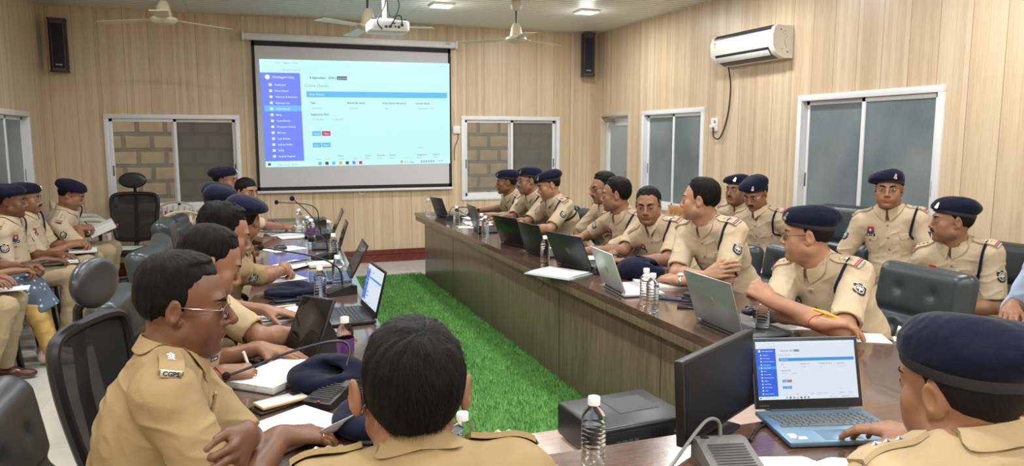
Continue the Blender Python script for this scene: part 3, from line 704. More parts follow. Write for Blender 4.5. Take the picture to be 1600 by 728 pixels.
def uniform(sh, K, d, o, near):
    N, T, rr, f, t, Sh, Sc, arm, sk, nr, km = (d[k] for k in ('N', 'T', 'rr', 'f', 't', 'Sh', 'Sc', 'arm', 'sk', 'nr', 'km'))
    collar(sh, K, N, sk, T, nr, km)
    lod = 1 if near else 0; cb = o.get('rank_red', True)
    for sd in (1, -1):
        a = N+rr*sd*.082-t*.005; b = Sh[sd]+rr*sd*.030; ax = unit(b-a); Ln = np.linalg.norm(b-a); up = unit(t-ax*np.dot(t, ax)); cr = np.cross(up, ax)
        nu, nv = 15, 6; wid = .026; U, Vv = np.meshgrid(np.linspace(0, 1, nu), np.linspace(-1, 1, nv)); U = U.ravel(); Vv = Vv.ravel()
        O = a+ax*(U*Ln)[:, None]+cr*(Vv*wid*(.75+.25*np.minimum(1, U*4)))[:, None]+up*.12; H, ok = K.hit(O, -up, .26); dep = np.where(ok, (O-H)@up, np.nan)
        dep = np.where(np.isnan(dep), np.nanmedian(dep), dep).reshape(nv, nu); dm = dep.mean(0); dm = np.minimum(dm, dep.min(0)+.006); dep = np.repeat(dm[None], nv, 0).ravel()
        H = O-up*dep[:, None]+up*.0115; F = [(j*nu+i, j*nu+i+1, (j+1)*nu+i+1, (j+1)*nu+i) for j in range(nv-1) for i in range(nu-1)]
        lo_ = H-up*.010; n0 = len(H); ix = [i for i in range(nu)]+[j*nu+nu-1 for j in range(1, nv)]+[(nv-1)*nu+i for i in range(nu-2, -1, -1)]+[j*nu for j in range(nv-2, 0, -1)]
        F2 = [(ix[q], ix[(q+1) % len(ix)], ix[(q+1) % len(ix)]+n0, ix[q]+n0) for q in range(len(ix))]
        e = MB(); e.add(np.concatenate([H, lo_]), F+F2); ep = e.build('epaulette', km, sh)
        def at(u, off=.0):
            x_ = min(u, .9999)*(nu-1); i = int(x_); hh_ = H.reshape(nv, nu, 3).mean(0); return hh_[i]*(1-x_+i)+hh_[i+1]*(x_-i)+up*off
        s_ = MB()
        if cb:
            for uu, m in ((.86, 0), (.925, 1)):
                p = at(uu, .0008); q = at(min(uu+.07, 1)); x = unit(q-p); s_.box(p, (.0060 if m == 0 else .0045, wid*2.02, .002), 0, np.stack([x, np.cross(unit(np.cross(x, cr)), x), unit(np.cross(x, cr))], 1), m)
            s_.build('rank_stripe', [M_RED, M_BLUE], ep)
        for uu in o.get('stars', (.30, .47, .64)):
            p = at(uu); q = at(uu+.08); x = unit(q-p); zz = unit(np.cross(x, cr)); zz = zz if zz@up > 0 else -zz; Rs = np.stack([np.cross(zz, x)*-1, x, zz], 1)
            st = [((.0095 if k % 2 == 0 else .004)*math.sin(k*PI/5), (.0095 if k % 2 == 0 else .004)*math.cos(k*PI/5)) for k in range(10)]
            k2 = MB(); n_ = 10; k2.add([(x_, y_, 0) for x_, y_ in st]+[(0, 0, .005)], [(i, (i+1) % 10, 10) for i in range(10)], 0, Rs, p+zz*.001); k2.build('rank_star', M_SILV, ep, flat=True)
        if near:
            p = at(.97, .004); x = unit(at(1.0)-at(.9)); x = unit(x*.5-up*.9); zz = unit(np.cross(x, cr)); zz = zz if zz@rr*sd > 0 else -zz
            Rs = np.stack([cr*sd, -x, np.cross(cr*sd, -x)], 1); k2 = MB().box(p+x*.012+Rs[:, 2]*.003, (.044, .017, .003), .001, Rs, 0)
            k2.text('CGPS', .014, Rs, p+x*.017+Rs[:, 2]*.005, 1, 'CENTER', .0006); k2.build('shoulder_title', [M_SILV, M_PLATE], ep)
    # front: placket, buttons, pockets, plates
    K0 = K; K = d['KT']
    front = f
    def on(x, z): return N+t*z+rr*x+f*.02
    pk = patch(K, on(0, -.26), f, t, .034, .40, .0025, 4, 22, None, None, .004, .22); pk.build('placket', km, sh)
    for i in range(5):
        O = on(0, -.075-.075*i)+f*.2; H, ok = K.hit(O, -f, .4)
        if ok[0]:
            g_ = K.grad(H)[0]; x_ = unit(np.cross(g_, t)); MB().lathe([(.0, .0), (.0055, .0), (.0058, .002), (.004, .003), (.0, .0026)], 12, H[0]+g_*.006, np.stack([x_, np.cross(g_, x_), g_], 1)).build('button', plain('shirt_button', (120, 100, 70), .4), sh)
    for sx in (1, -1):
        c = on(sx*.085, -.20); ou = unit(f+rr*sx*.35)
        patch(K, c, ou, t, .095, .105, .002, 8, 8, None, None, .003, .2).build('pocket', km, sh)
        patch(K, c+t*.048, ou, t, .10, .036, .0052, 10, 5, lambda v: .98 if v > -.5 else .80, None, .004, .2).build('pocket_flap', km, sh)
        O = c+t*.036+ou*.2; H, ok = K.hit(O, -ou, .4)
        if ok[0]: g_ = K.grad(H)[0]; x_ = unit(np.cross(g_, t)); MB().lathe([(.0, .0), (.0055, .0), (.0058, .002), (.0, .003)], 12, H[0]+g_*.0085, np.stack([x_, np.cross(g_, x_), g_], 1)).build('button', plain('shirt_button', (120, 100, 70), .4), sh)
    if o.get('plates', True):
        def flat(c, ou):
            ou = unit(ou); up = unit(t-ou*np.dot(t, ou)); rt = np.cross(up, ou); O = np.array([c+ou*.2+rt*a_+up*b_ for a_, b_ in ((0, 0), (.02, 0), (-.02, 0), (0, .015), (0, -.015))]); Hh, ok = K.hit(O, -ou, .4)
            x = unit(Hh[1]-Hh[2]); y = unit(Hh[3]-Hh[4]); n_ = unit(np.cross(x, y)); y = np.cross(n_, x); return Hh.mean(0)+n_*.005, np.stack([x, y, n_], 1), ok.all()
        c, Rs, ok = flat(on(.085, -.132), f+rr*.35)
        if ok:
            np_ = MB().box(c, (.070, .016, .004), .001, Rs).build('name_plate', M_PLATE, sh)
            k2 = MB()
            for i_, wd_ in enumerate((.018, .006, .014)): k2.box(c+Rs@v3(-.018+.017*i_+(.003 if i_ else 0), 0, .0025), (wd_, .0045, .0008), 0, Rs)
            k2.build('name_lettering', M_WHITE, np_)
        if o.get('ribbon', True):
            c, Rs, ok = flat(on(.085, -.098), f+rr*.35)
            if ok:
                k2 = MB().box(c+Rs@v3(0, .010, 0), (.046, .020, .004), .0008, Rs, 0).box(c+Rs@v3(0, -.011, 0), (.046, .022, .004), .0008, Rs, 1)
                k2.lathe([(0, 0), (.009, 0), (.008, .0015), (0, .0018)], 16, c+Rs@v3(0, -.003, .0022), Rs, 2).build('ribbon_card', [M_RED, M_BLUE, M_PALE], sh)
    K = K0
    if o.get('lanyard', True):
        sd = -1; S_ = Sh[sd]; r2 = rr*sd; q = unit(r2*.30+t); cen = S_-r2*.030-t*.015; a = np.linspace(0, 2*PI, 41)[:-1]
        dirs = np.cos(a)[:, None]*q+np.sin(a)[:, None]*f; O = cen+dirs*.20; H, ok = K.hit(O, -dirs, .20); rad_ = np.where(ok, np.linalg.norm(H-cen, axis=1), .10); rad_ = np.clip(rad_, .05, .125)
        rad_[np.cos(a) < -.75] = np.minimum(rad_[np.cos(a) < -.75], .10)
        for _ in range(2): rad_ = (rad_+np.roll(rad_, 1)+np.roll(rad_, -1))/3
        Pn = cen+dirs*(rad_+.003)[:, None]; Pn = K.push(Pn, .004, 3); Pn = np.concatenate([Pn, Pn[:1]])
        MB().tube(Pn, .0075, 7, 0, False).build('lanyard', M_NAVY, sh)
    if o.get('sleeve_patch', True):
        for sd in (-1, 1):
            S_, E = arm[sd][:2]; ax = unit(E-S_); ou = rr*sd+f*o.get('patch_f', .55); ou = unit(ou-ax*np.dot(ou, ax))
            def em(u, v):
                x, y = u, -v
                r = math.hypot(x, y*1.0)
                if .62 < r < .74: return 1
                if r < .5 and (abs(x) < .12 or abs(y+.05) < .13 or (abs(abs(x)-.3) < .09 and y < .1)): return 1
                if y < -.78 and abs(x) > .35: return 1
                return 0
            def shp(v): return 1.0 if v < -2 else (math.sqrt(max(0, 1-max(0, -v-.2)**2/.66))*.98+.02 if v < -.2 else (1.0 if v < .75 else .92))
            patch(K, S_+(E-S_)*.43, ou, -ax, .056, .064, .0025, 21, 21, shp, em, .004, .12).build('sleeve_badge', [M_PATCH, M_PALE], sh)
def legs(root, P, o, seat):
    cm = o.get('trousers', M_TROU); kn = o.get('knees', {1: (.12, .43, seat+.055), -1: (-.12, .43, seat+.055)}); an = o.get('ankles', {1: (.11, .40, .10), -1: (-.11, .40, .10)})
    h = o.get('leg_h', .012); lo = v3(-.34, -.24, .0); hi = v3(.34, .66, seat+.27); pts = np.array([v3(p) for p in list(kn.values())+list(an.values())]); lo = np.minimum(lo, pts.min(0)-.12); hi = np.maximum(hi, pts.max(0)+.12)
    G = Grid(lo, hi, h); G.ell(P+v3(0, 0, -.005), (.185, .150, .115), None, .04)
    for sd in (1, -1):
        hp = P+v3(sd*.085, .02, -.01); k = v3(kn[sd]); a = v3(an[sd]); G.cone(hp, k, .092, .068, .04); G.cone(k, k+(a-k)*.4, .066, .063, .03); capcone(G, k+(a-k)*.4, a, .060, .058, .02)
    V, Q = G.mesh(); V = relax(V, Q, 1); Nn = vnormals(V, Q); rd = (1-np.abs(vnoise(V*v3(1, 1, 1.4), 15, 4)))**3; V = V+Nn*(.006*(rd-.4))[:, None]
    qmesh('trousers', V, Q, [cm], root)
    if o.get('skirt'):
        G = Grid(lo-.1, hi+.12, .010); G.ell(P+v3(0, 0, .0), (.205, .17, .13), None, .04)
        for sd in (1, -1): k = v3(kn[sd]); G.cone(P+v3(sd*.085, .02, -.01), k, .108, .088, .08)
        km_ = (v3(kn[1])+v3(kn[-1]))/2; capcone(G, km_+v3(0, -.03, .02), km_+v3(0, .06, -.16), .125, .135, .05)
        V, Q = G.mesh(); V = relax(V, Q, 1); qmesh('tunic_skirt', V, Q, [o['skirt']], root)
    for sd in (1, -1):
        a = v3(an[sd]); k = v3(kn[sd]); tw = o.get('toe', {}).get(sd, (0.1*sd, 1, -.06)); d = unit(tw); fz = -.045
        S = Grid(a+v3(-.2, -.2, -.12), a+v3(.2, .3, .12), .007); up = unit(v3(0, 0, 1)-d*d[2]); hl = a-d*.055+up*fz
        S.cone(hl, hl+d*.10, .036, .040, .02); S.cone(hl+d*.10, hl+d*.215-up*.012, .040, .030, .03, sc=(1, 1, .8), R=np.stack([np.cross(d, up), d, up], 1)); S.cone(hl+up*.02, hl+up*.06+d*.02, .035, .036, .02); S.cut(hl-up*.034, -up)
        V, Q = S.mesh(); V = relax(V, Q, 1); qmesh('shoe', V, Q, [o.get('shoes', M_SHOE)], root)
        if o.get('socks'): MB().tube([a+(k-a)*.02-up*.05, a+(k-a)*.14], [.040, .042], 14).build('sock', o['socks'], root)
# ---------------------------------------------------------------- the room
def wood_wall(name, axis):
    t = NT(name); tc = t.n('TexCoord'); sp = t.n('SeparateXYZ'); t.l(tc.outputs['Object'], sp.inputs[0])
    u = sp.outputs[axis]; z = sp.outputs[2]
    pi_ = t.math('MULTIPLY', u, 1/.25); fr = t.math('FRACT', pi_); st = t.math('FLOOR', t.math('MULTIPLY', u, 1/.0417))
    wn = t.n('TexWhiteNoise', noise_dimensions='1D'); t.l(st, wn.inputs['W'])
    pn = t.n('TexWhiteNoise', noise_dimensions='1D'); t.l(t.math('FLOOR', pi_), pn.inputs['W'])
    cb = t.n('CombineXYZ'); t.l(t.math('ADD', u, t.math('MULTIPLY', st, 3.7)), cb.inputs[0]); t.l(t.math('MULTIPLY', z, .045), cb.inputs[2])
    gr = t.noise(cb.outputs[0], 95, 4, .65, .4)
    f = t.math('ADD', t.math('MULTIPLY', wn.outputs[0], .30), t.math('ADD', t.math('MULTIPLY', gr, .74), t.math('MULTIPLY', pn.outputs[0], .10)))
    col = t.ramp(f, [(.18, lin((178, 152, 122))), (.5, lin((202, 178, 147))), (.62, lin((209, 187, 157))), (.95, lin((222, 204, 178)))])
    g = t.math('LESS_THAN', fr, .022); g2 = t.math('LESS_THAN', t.math('FRACT', t.math('MULTIPLY', u, 1/.125)), .018)
    gg = t.math('MAXIMUM', g, t.math('MULTIPLY', g2, .45))
    t.l(t.mix(t.math('MULTIPLY', gg, .6), col, lin((120, 92, 62))), t.b.inputs['Base Color'])
    t.b.inputs['Roughness'].default_value = .36; t.b.inputs['Specular IOR Level'].default_value = .4
    t.bump(t.math('ADD', t.math('MULTIPLY', gg, -1.0), t.math('MULTIPLY', gr, .06)), .5, .006)
    return t.m
def table_wood(name, c1, c2, rough, axis_scale, coat=0.0, streak=14):
    t = NT(name); v = t.coord(axis_scale); n = t.noise(v, streak, 5, .62, .6); n2 = t.noise(v, streak*4, 3, .7)
    f = t.math('ADD', t.math('MULTIPLY', n, .75), t.math('MULTIPLY', n2, .3))
    t.l(t.ramp(f, [(.32, lin(c1)), (.72, lin(c2))]), t.b.inputs['Base Color'])
    t.b.inputs['Roughness'].default_value = rough; t.b.inputs['Coat Weight'].default_value = coat; t.b.inputs['Coat Roughness'].default_value = .06
    t.bump(n2, .05, .002); return t.m
M_WB = wood_wall('panel_wood_back', 0); M_WS = wood_wall('panel_wood_side', 1)
def floor_mat():
    t = NT('floor_tiles'); tc = t.n('TexCoord'); sp = t.n('SeparateXYZ'); t.l(tc.outputs['Object'], sp.inputs[0])
    j = t.math('MAXIMUM', t.math('LESS_THAN', t.math('FRACT', t.math('MULTIPLY', sp.outputs[0], 1/.6)), .006), t.math('LESS_THAN', t.math('FRACT', t.math('MULTIPLY', sp.outputs[1], 1/.6)), .006))
    n = t.noise(t.coord((1, 1, 1)), 2.2, 5, .6, .8)
    c = t.ramp(n, [(.3, lin((200, 198, 186))), (.7, lin((218, 217, 208)))])
    t.l(t.mix(t.math('MULTIPLY', j, .45), c, lin((150, 148, 138))), t.b.inputs['Base Color']); t.b.inputs['Roughness'].default_value = .16
    return t.m
def ceil_mat():
    t = NT('ceiling_panel'); tc = t.n('TexCoord'); sp = t.n('SeparateXYZ'); t.l(tc.outputs['Object'], sp.inputs[0])
    y = t.math('FRACT', t.math('MULTIPLY', sp.outputs[1], 1/.105)); k = t.math('ABSOLUTE', t.math('SUBTRACT', y, .5))
    rib = t.math('SMOOTH_MAX', t.math('SUBTRACT', k, .38), 0.0); rib = t.math('MULTIPLY', rib, 8)
    seam = t.math('LESS_THAN', t.math('FRACT', t.math('MULTIPLY', t.math('ADD', sp.outputs[0], .55), 1/2.4)), .004)
    c = t.mix(rib, lin((232, 233, 222)), lin((176, 177, 164))); t.l(t.mix(t.math('MULTIPLY', seam, .5), c, lin((150, 152, 140))), t.b.inputs['Base Color'])
    t.b.inputs['Roughness'].default_value = .38; t.bump(rib, .6, -.01); return t.m
M_ALU = plain('white_aluminium', (222, 224, 226), .35, 0, .5, noise=.02); M_SWITCH = plain('window_shadow_gap', (90, 92, 94), .5)  # the mid grey is the switch on the power socket
M_DARKIN = plain('catch_black', (40, 42, 44), .4)
def wall_boxes(span, opens, z0, z1, put):
    us = sorted({span[0], span[1], *[o[0] for o in opens], *[o[1] for o in opens]})
    for a, b in zip(us, us[1:]):
        o = [q for q in opens if q[0] <= a+1e-6 and q[1] >= b-1e-6]
        if not o: put(a, b, z0, z1)
        else:
            if o[0][2] > z0: put(a, b, z0, o[0][2])
            if o[0][3] < z1: put(a, b, o[0][3], z1)
WT = .16
WIN_B = [(-1.50, -.06, .74, 1.86), (2.68, 4.09, .77, 1.88)]
WIN_R = [(6.83, 8.15, .74, 1.92), (3.92, 5.39, .74, 1.96)]; DOOR_R = (8.47, 9.33, 0.0, 1.93)
WIN_L = [(7.18, 8.66, .74, 1.85)]
b = MB(); wall_boxes((XL, XR), WIN_B, 0, ZC, lambda a, c, d, e: b.box(((a+c)/2, YB+WT/2, (d+e)/2), (c-a, WT, e-d))); struct(b.build('wall_back', M_WB))
b = MB(); wall_boxes((YF, YB+WT), WIN_R+[DOOR_R], 0, ZC, lambda a, c, d, e: b.box((XR+WT/2, (a+c)/2, (d+e)/2), (WT, c-a, e-d))); struct(b.build('wall_right', M_WS))
b = MB(); wall_boxes((YF, YB+WT), WIN_L, 0, ZC, lambda a, c, d, e: b.box((XL-WT/2, (a+c)/2, (d+e)/2), (WT, c-a, e-d))); struct(b.build('wall_left', M_WS))
struct(MB().box(((XL+XR)/2, YF-WT/2, ZC/2), (XR-XL+2*WT, WT, ZC)).build('wall_front', M_WB))
struct(MB().box(((XL+XR)/2, (YF+YB)/2, -.05), (XR-XL+2*WT, YB-YF+2*WT, .1)).build('floor', floor_mat()))
struct(MB().box(((XL+XR)/2, (YF+YB)/2, ZC+.05), (XR-XL+2*WT, YB-YF+2*WT, .1)).build('ceiling', ceil_mat()))
M_SKIRT = table_wood('granite_skirting', (82, 34, 26), (128, 62, 48), .25, (1, 1, 1), .2, 40)
def skirt(name, c, sx, sy, n):
    s = MB().box((c[0], c[1], .045), (sx+abs(n[0])*.07, sy+abs(n[1])*.07, .09), .004).box((c[0], c[1], .125), (sx+abs(n[0])*.028, sy+abs(n[1])*.028, .065), .004); struct(s.build(name, M_SKIRT))
skirt('baseboard_back', ((XL+XR)/2, YB), XR-XL, 0, (0, 1)); skirt('baseboard_left', (XL, (YF+YB)/2), 0, YB-YF, (1, 0)); skirt('baseboard_right', (XR, (YF+8.4)/2), 0, 8.4-YF, (1, 0))
# ---- outside: a lit passage with a block wall
def block_mat():
    t = NT('outside_blocks'); br = t.n('TexBrick'); v = t.coord((1, 1, 1), 'Object', (PI/2, 0, 0)); t.l(v, br.inputs[0])
    br.inputs['Color1'].default_value = lin((214, 180, 132)); br.inputs['Color2'].default_value = lin((192, 160, 116)); br.inputs['Mortar'].default_value = lin((84, 70, 54))
    br.inputs['Scale'].default_value = 1; br.inputs['Mortar Size'].default_value = .034; br.inputs['Brick Width'].default_value = .33; br.inputs['Row Height'].default_value = .205; br.inputs['Mortar Smooth'].default_value = .4
    n = t.noise(t.coord(), 7, 4); t.l(t.mix(.35, br.outputs[0], t.ramp(n, [(.3, lin((140, 118, 90))), (.7, lin((205, 182, 146)))])), t.b.inputs['Base Color']); t.b.inputs['Roughness'].default_value = .9
    t.bump(br.outputs[1], .6, -.02); return t.m
struct(MB().box(((XL+XR)/2, YB+1.35, 1.5), (XR-XL+4, .2, 3.4)).build('wall_outside', block_mat()))
M_GREYW = plain('outside_render', (120, 128, 132), .9, noise=.15, nscale=2)
struct(MB().box((XR+1.6, 4.5, 1.5), (.2, 15, 3.4)).build('wall_outside_right', M_GREYW)); struct(MB().box((XL-1.6, 7.5, 1.5), (.2, 9, 3.4)).build('wall_outside_left', M_GREYW))
struct(MB().box((1.3, 4.5, -.12), (13, 17, .04)).build('ground_outside', M_GREYW))
# ---- windows
def frost_mat():
    t = NT('frosted_glass'); t.b.inputs['Base Color'].default_value = lin((150, 166, 170)); t.b.inputs['Roughness'].default_value = .30; t.b.inputs['Transmission Weight'].default_value = .55
    n = t.noise(t.coord((1, 1, .3)), 60, 4, .7, 1.0); t.bump(n, .5, .01)
    n2 = t.noise(t.coord(), 1.6, 3); t.l(t.ramp(n2, [(.3, lin((132, 150, 154))), (.7, lin((184, 198, 200)))]), t.b.inputs['Base Color']); return t.m
M_FROST = frost_mat(); M_PANE = clear('window_pane', (232, 226, 214), .02, 1.45, alpha=.10)
def screen_mat():
    t = NT('insect_screen'); t.b.inputs['Base Color'].default_value = lin((112, 109, 100)); t.b.inputs['Roughness'].default_value = .8
    t.b.inputs['Alpha'].default_value = .66; return t.m
M_MESH = screen_mat()
def window(name, axis, o, mats, coord, inn, mid=.5):
    """axis 0: on the back wall; axis 1: on a side wall (inn = +1 room lies towards +X)"""
    u0, u1, z0, z1 = o
    def bx(m, ua, ub, za, zb, d0, d1, bev=.003, mi=0):
        c, s = ((ua+ub)/2, (d0+d1)/2, (za+zb)/2), (ub-ua, d1-d0, zb-za)
        if axis == 0: m.box((c[0], coord+c[1], c[2]), s, bev, None, mi)
        else: m.box((coord-inn*c[1], c[0], c[2]), (s[1], s[0], s[2]), bev, None, mi)
    f = MB(); w_ = .05
    bx(f, u0, u1, z0, z0+w_, -.018, .09); bx(f, u0, u1, z1-w_, z1, -.018, .09); bx(f, u0, u0+w_, z0+w_, z1-w_, -.018, .09); bx(f, u1-w_, u1, z0+w_, z1-w_, -.018, .09)
    fr = f.build(name, M_ALU); struct(fr)
    m_ = u0+(u1-u0)*mid; fw = .036
    for k, (a, c, d) in enumerate(((u0+w_, m_+fw*.8, .012), (m_-fw*.8, u1-w_, .046))):
        s = MB(); bx(s, a, c, z0+w_, z0+w_+.045, d, d+.028); bx(s, a, c, z1-w_-fw, z1-w_, d, d+.028); bx(s, a, a+fw, z0+w_, z1-w_, d, d+.028); bx(s, c-fw, c, z0+w_, z1-w_, d, d+.028)
        so = s.build('sash', M_ALU, fr); p = MB(); bx(p, a+fw, c-fw, z0+w_+.045, z1-w_-fw, d+.011, d+.016, 0); p.build('pane', mats[k], so)
        hnd = MB(); e = a+.012 if k == 0 else c-.026; bx(hnd, e, e+.014, z0+.42, z0+.54, d-.004, d+.004); hnd.build('catch', M_DARKIN, so)
    return fr
window('window_1', 0, WIN_B[0], (M_PANE, M_MESH), YB, 1, .50); window('window_2', 0, WIN_B[1], (M_PANE, M_MESH), YB, 1, .50)
window('window_3', 1, WIN_R[0], (M_FROST, M_FROST), XR, -1, .47); window('window_4', 1, WIN_R[1], (M_FROST, M_FROST), XR, -1, .5); window('window_5', 1, WIN_L[0], (M_FROST, M_FROST), XL, 1, .5)
# ---- door on the right wall
b = MB(); y0, y1, _, dz = DOOR_R
for a, c, d, e in ((y0, y0+.05, 0, dz), (y1-.05, y1, 0, dz), (y0+.05, y1-.05, dz-.05, dz)): b.box((XR+.05, (a+c)/2, (d+e)/2), (.12, c-a, e-d), .003)
dr = b.build('door_1', plain('door_frame_paint', (196, 182, 158), .4)); struct(dr)
lf = MB(); XD = XR+.09
for a, c, d, e in ((y0+.05, y0+.13, 0.01, dz-.06), (y1-.13, y1-.05, 0.01, dz-.06), (y0+.13, y1-.13, dz-.17, dz-.06), (y0+.13, y1-.13, .01, .14), (y0+.13, y1-.13, .88, .94)): lf.box((XD, (a+c)/2, (d+e)/2), (.035, c-a, e-d), .003)
lo_ = lf.build('door_leaf', M_ALU, dr); MB().box((XD, (y0+y1)/2, 1.34), (.008, y1-y0-.26, .80)).build('pane', M_PANE, lo_); MB().box((XD, (y0+y1)/2, .51), (.010, y1-y0-.26, .74)).build('kick_panel', M_ALU, lo_)
MB().box((XR-.005, y1-.30, dz-.10), (.05, .20, .05), .008).tube([(XR-.02, y1-.24, dz-.075), (XR-.05, y1-.42, dz-.075), (XR+.0, y1-.60, dz-.07)], .008, 8).build('door_closer', plain('closer_grey', (150, 148, 142), .35, .6), dr)
MB().tube([(XD-.02, y0+.15, .98), (XD-.06, y0+.15, .98), (XD-.06, y0+.15, 1.16), (XD-.02, y0+.15, 1.16)], .009, 8).build('door_handle', M_SILV, dr)
struct(MB().box((5.32, 10.22, 1.4), (.34, .34, 2.8), .01).build('pillar_outside', plain('pillar_paint', (196, 198, 200), .7)))
# ---- lamps
M_LED = emit('led_panel', (255, 253, 246), 14.0); M_LEDF = plain('led_frame', (236, 236, 232), .4)
LED_POS = [(2.05, 7.95), (3.70, 7.80)] + [(x, y) for x in (-1.15, .45, 2.05, 3.70) for y in (5.6, 3.3, 1.0, -.9)]
for i, (x, y) in enumerate(LED_POS):
    f = MB(); s = .11
    for dx, dy, sx, sy in ((0, s, 2*s+.02, .02), (0, -s, 2*s+.02, .02), (s, 0, .02, 2*s-.02), (-s, 0, .02, 2*s-.02)): f.box((dx, dy, -.012), (sx, sy, .026), .004)
    e = f.build('ceiling_lamp', M_LEDF, None, (x, y, ZC)); MB().box((0, 0, -.014), (2*s-.02, 2*s-.02, .014), .003).build('diffuser', M_LED, e)
    L_ = bpy.data.lights.new('led', 'AREA'); L_.shape = 'SQUARE'; L_.size = 2*s-.03; L_.energy = LAMP_W; L_.color = (.97, .985, 1.0)
    lo_ = bpy.data.objects.new('lamp_light', L_); C.objects.link(lo_); lo_.parent = e; lo_.location = (0, 0, -.026)
    P_ = bpy.data.lights.new('led_spill', 'POINT'); P_.shadow_soft_size = .10; P_.energy = 3.2; P_.color = (.97, .985, 1.0); po_ = bpy.data.objects.new('lamp_spill', P_); C.objects.link(po_); po_.parent = e; po_.location = (0, 0, -.16)  # unseen point light added below each panel so its spill brightens the ceiling
    nm = {0: 'small square ceiling light nearest the projector screen, glowing white', 1: 'small square ceiling light near the right back corner, glowing white'}.get(i, 'small square ceiling light out of view over the tables')
    tag(e, nm, 'ceiling light', 'square ceiling lights')
# ---- artificial turf between the tables
struct_g = MB(); GX = lambda y: .52+.05*(y-2.0)
def turf_mat():
    t = NT('turf'); n = t.noise(t.coord(), 9, 5, .7); n2 = t.noise(t.coord(), 160, 2, .7)
    t.l(t.mix(.5, t.ramp(n, [(.25, lin((66, 124, 52))), (.75, lin((112, 172, 84)))]), t.ramp(n2, [(.2, lin((52, 108, 42))), (.8, lin((138, 196, 104)))])), t.b.inputs['Base Color']); t.b.inputs['Roughness'].default_value = .75; return t.m
M_TURF = turf_mat()
g = MB().prism([(.35, 1.6), (1.89, 1.6), (1.89, 8.32), (.66, 8.5)], .0, .012).build('turf_mat', M_TURF); tag(g, 'bright green artificial turf strip on the floor between the tables', 'turf', kind='stuff')
rng = np.random.RandomState(3); nb = 90000; q = rng.rand(nb, 2); yy = 1.7+q[:, 1]**1.25*6.7; xx = .5+q[:, 0]*1.39; z0 = np.full(nb, .010); hh = .016+.014*rng.rand(nb); an = rng.rand(nb)*2*PI; ln_ = .012*rng.rand(nb)+.004; wd = .0016+.0010*yy/8
bx_ = np.stack([xx, yy, z0], 1); dv = np.stack([np.cos(an), np.sin(an), 0*an], 1); sv = np.stack([-np.sin(an), np.cos(an), 0*an], 1)*wd[:, None]; tp = bx_+dv*ln_[:, None]; tp[:, 2] += hh
VV = np.stack([bx_-sv, bx_+sv, tp+sv*.3, tp-sv*.3], 1).reshape(-1, 3); gb = qmesh('turf_blades', VV, np.arange(nb*4).reshape(-1, 4), [M_TURF], g); gb['kind'] = 'stuff'
# ---- tables
M_TOPR = table_wood('walnut_top_long', (66, 48, 40), (112, 86, 74), .18, (9, .55, 3), .7); M_TOPF = table_wood('walnut_top_cross', (66, 46, 38), (114, 84, 68), .20, (.55, 9, 3), .35)
M_PANEL = table_wood('walnut_panel', (84, 68, 56), (140, 120, 102), .34, (5, 5, .35), .1, 9); M_SEAM = plain('seam_dark', (40, 30, 24), .6)
TH = .75
def seg_top(name, poly, mat, label, parts):
    e = MB().prism(poly, TH-.035, TH).build(name, mat); tag(e, label, 'table'); [p(e) for p in parts]; return e
def panel(p0, p1, z0, z1, th, nm, seams=()):
    def mk(e):
        p0_, p1_ = v3(p0[0], p0[1], 0), v3(p1[0], p1[1], 0); d = p1_-p0_; L = np.linalg.norm(d); x = d/L; y = v3(-x[1], x[0], 0); R = np.stack([x, y, v3(0, 0, 1)], 1)
        MB().box((p0_+p1_)/2+v3(0, 0, (z0+z1)/2), (L, th, z1-z0), .002, R).build(nm, M_PANEL, e)
        if len(seams):
            s = MB(); [s.box(p0_+d*u+v3(0, 0, (z0+z1)/2), (.004, th+.002, z1-z0-.01), 0, R) for u in seams]; s.build('panel_seam', M_SEAM, e)
    return mk
RX0, RX1 = 1.775, 2.50
def lip(p0, p1):
    return panel(p0, p1, TH-.085, TH-.034, .03, 'edge_lip')
seg_top('conference_table', [(RX0, 1.72), (RX1, 1.72), (RX1, 8.22), (RX0, 8.22)], M_TOPR, 'long dark walnut conference table on the right with a panelled front, seating eight officers',
  [panel((1.885, 1.74), (1.885, 8.16), .006, TH-.035, .022, 'modesty_panel', [.10, .205, .40, .62, .81]), panel((1.885, 8.16), (RX1-.05, 8.16), .006, TH-.035, .022, 'end_panel'), panel((2.36, 3.9), (1.9, 3.9), .006, TH-.035, .02, 'support_panel'), panel((2.36, 6.0), (1.9, 6.0), .006, TH-.035, .02, 'support_panel'), lip((RX0+.02, 1.74), (RX0+.02, 8.2))])
LD = v3(.05, 1.0); LIN = lambda y: .60+.0497*(y-4.56); LOUT = lambda y: -.045+.0497*(y-3.55)
seg_top('conference_table', [(LOUT(1.72), 1.72), (LIN(1.72), 1.72), (LIN(8.1), 8.1), (LOUT(8.1), 8.1)], M_TOPR, 'long dark walnut conference table on the left covered with papers, caps and microphones',
  [panel((LIN(1.75)-.10, 1.75), (LIN(8.0)-.10, 8.0), .006, TH-.035, .022, 'modesty_panel', [.2, .4, .6, .8]), panel((LOUT(8.0)+.08, 8.0), (LIN(8.0)-.1, 8.0), .006, TH-.035, .022, 'end_panel'), panel((LOUT(4.0)+.08, 4.0), (LIN(4.0)-.1, 4.0), .006, TH-.035, .02, 'support_panel')])
seg_top('head_table', [(LOUT(1.72), 1.10), (RX1, 1.10), (RX1, 1.72), (LOUT(1.72), 1.72)], M_TOPF, 'dark walnut head table across the front of the picture, under laptop and bottles',
  [panel((.5, 1.62), (RX1-.1, 1.62), .006, TH-.035, .022, 'modesty_panel', [.3, .6]), panel((LOUT(1.72)+.06, 1.15), (LOUT(1.72)+.06, 1.6), .006, TH-.035, .02, 'end_panel'), panel((RX1-.06, 1.15), (RX1-.06, 1.6), .006, TH-.035, .02, 'end_panel')])
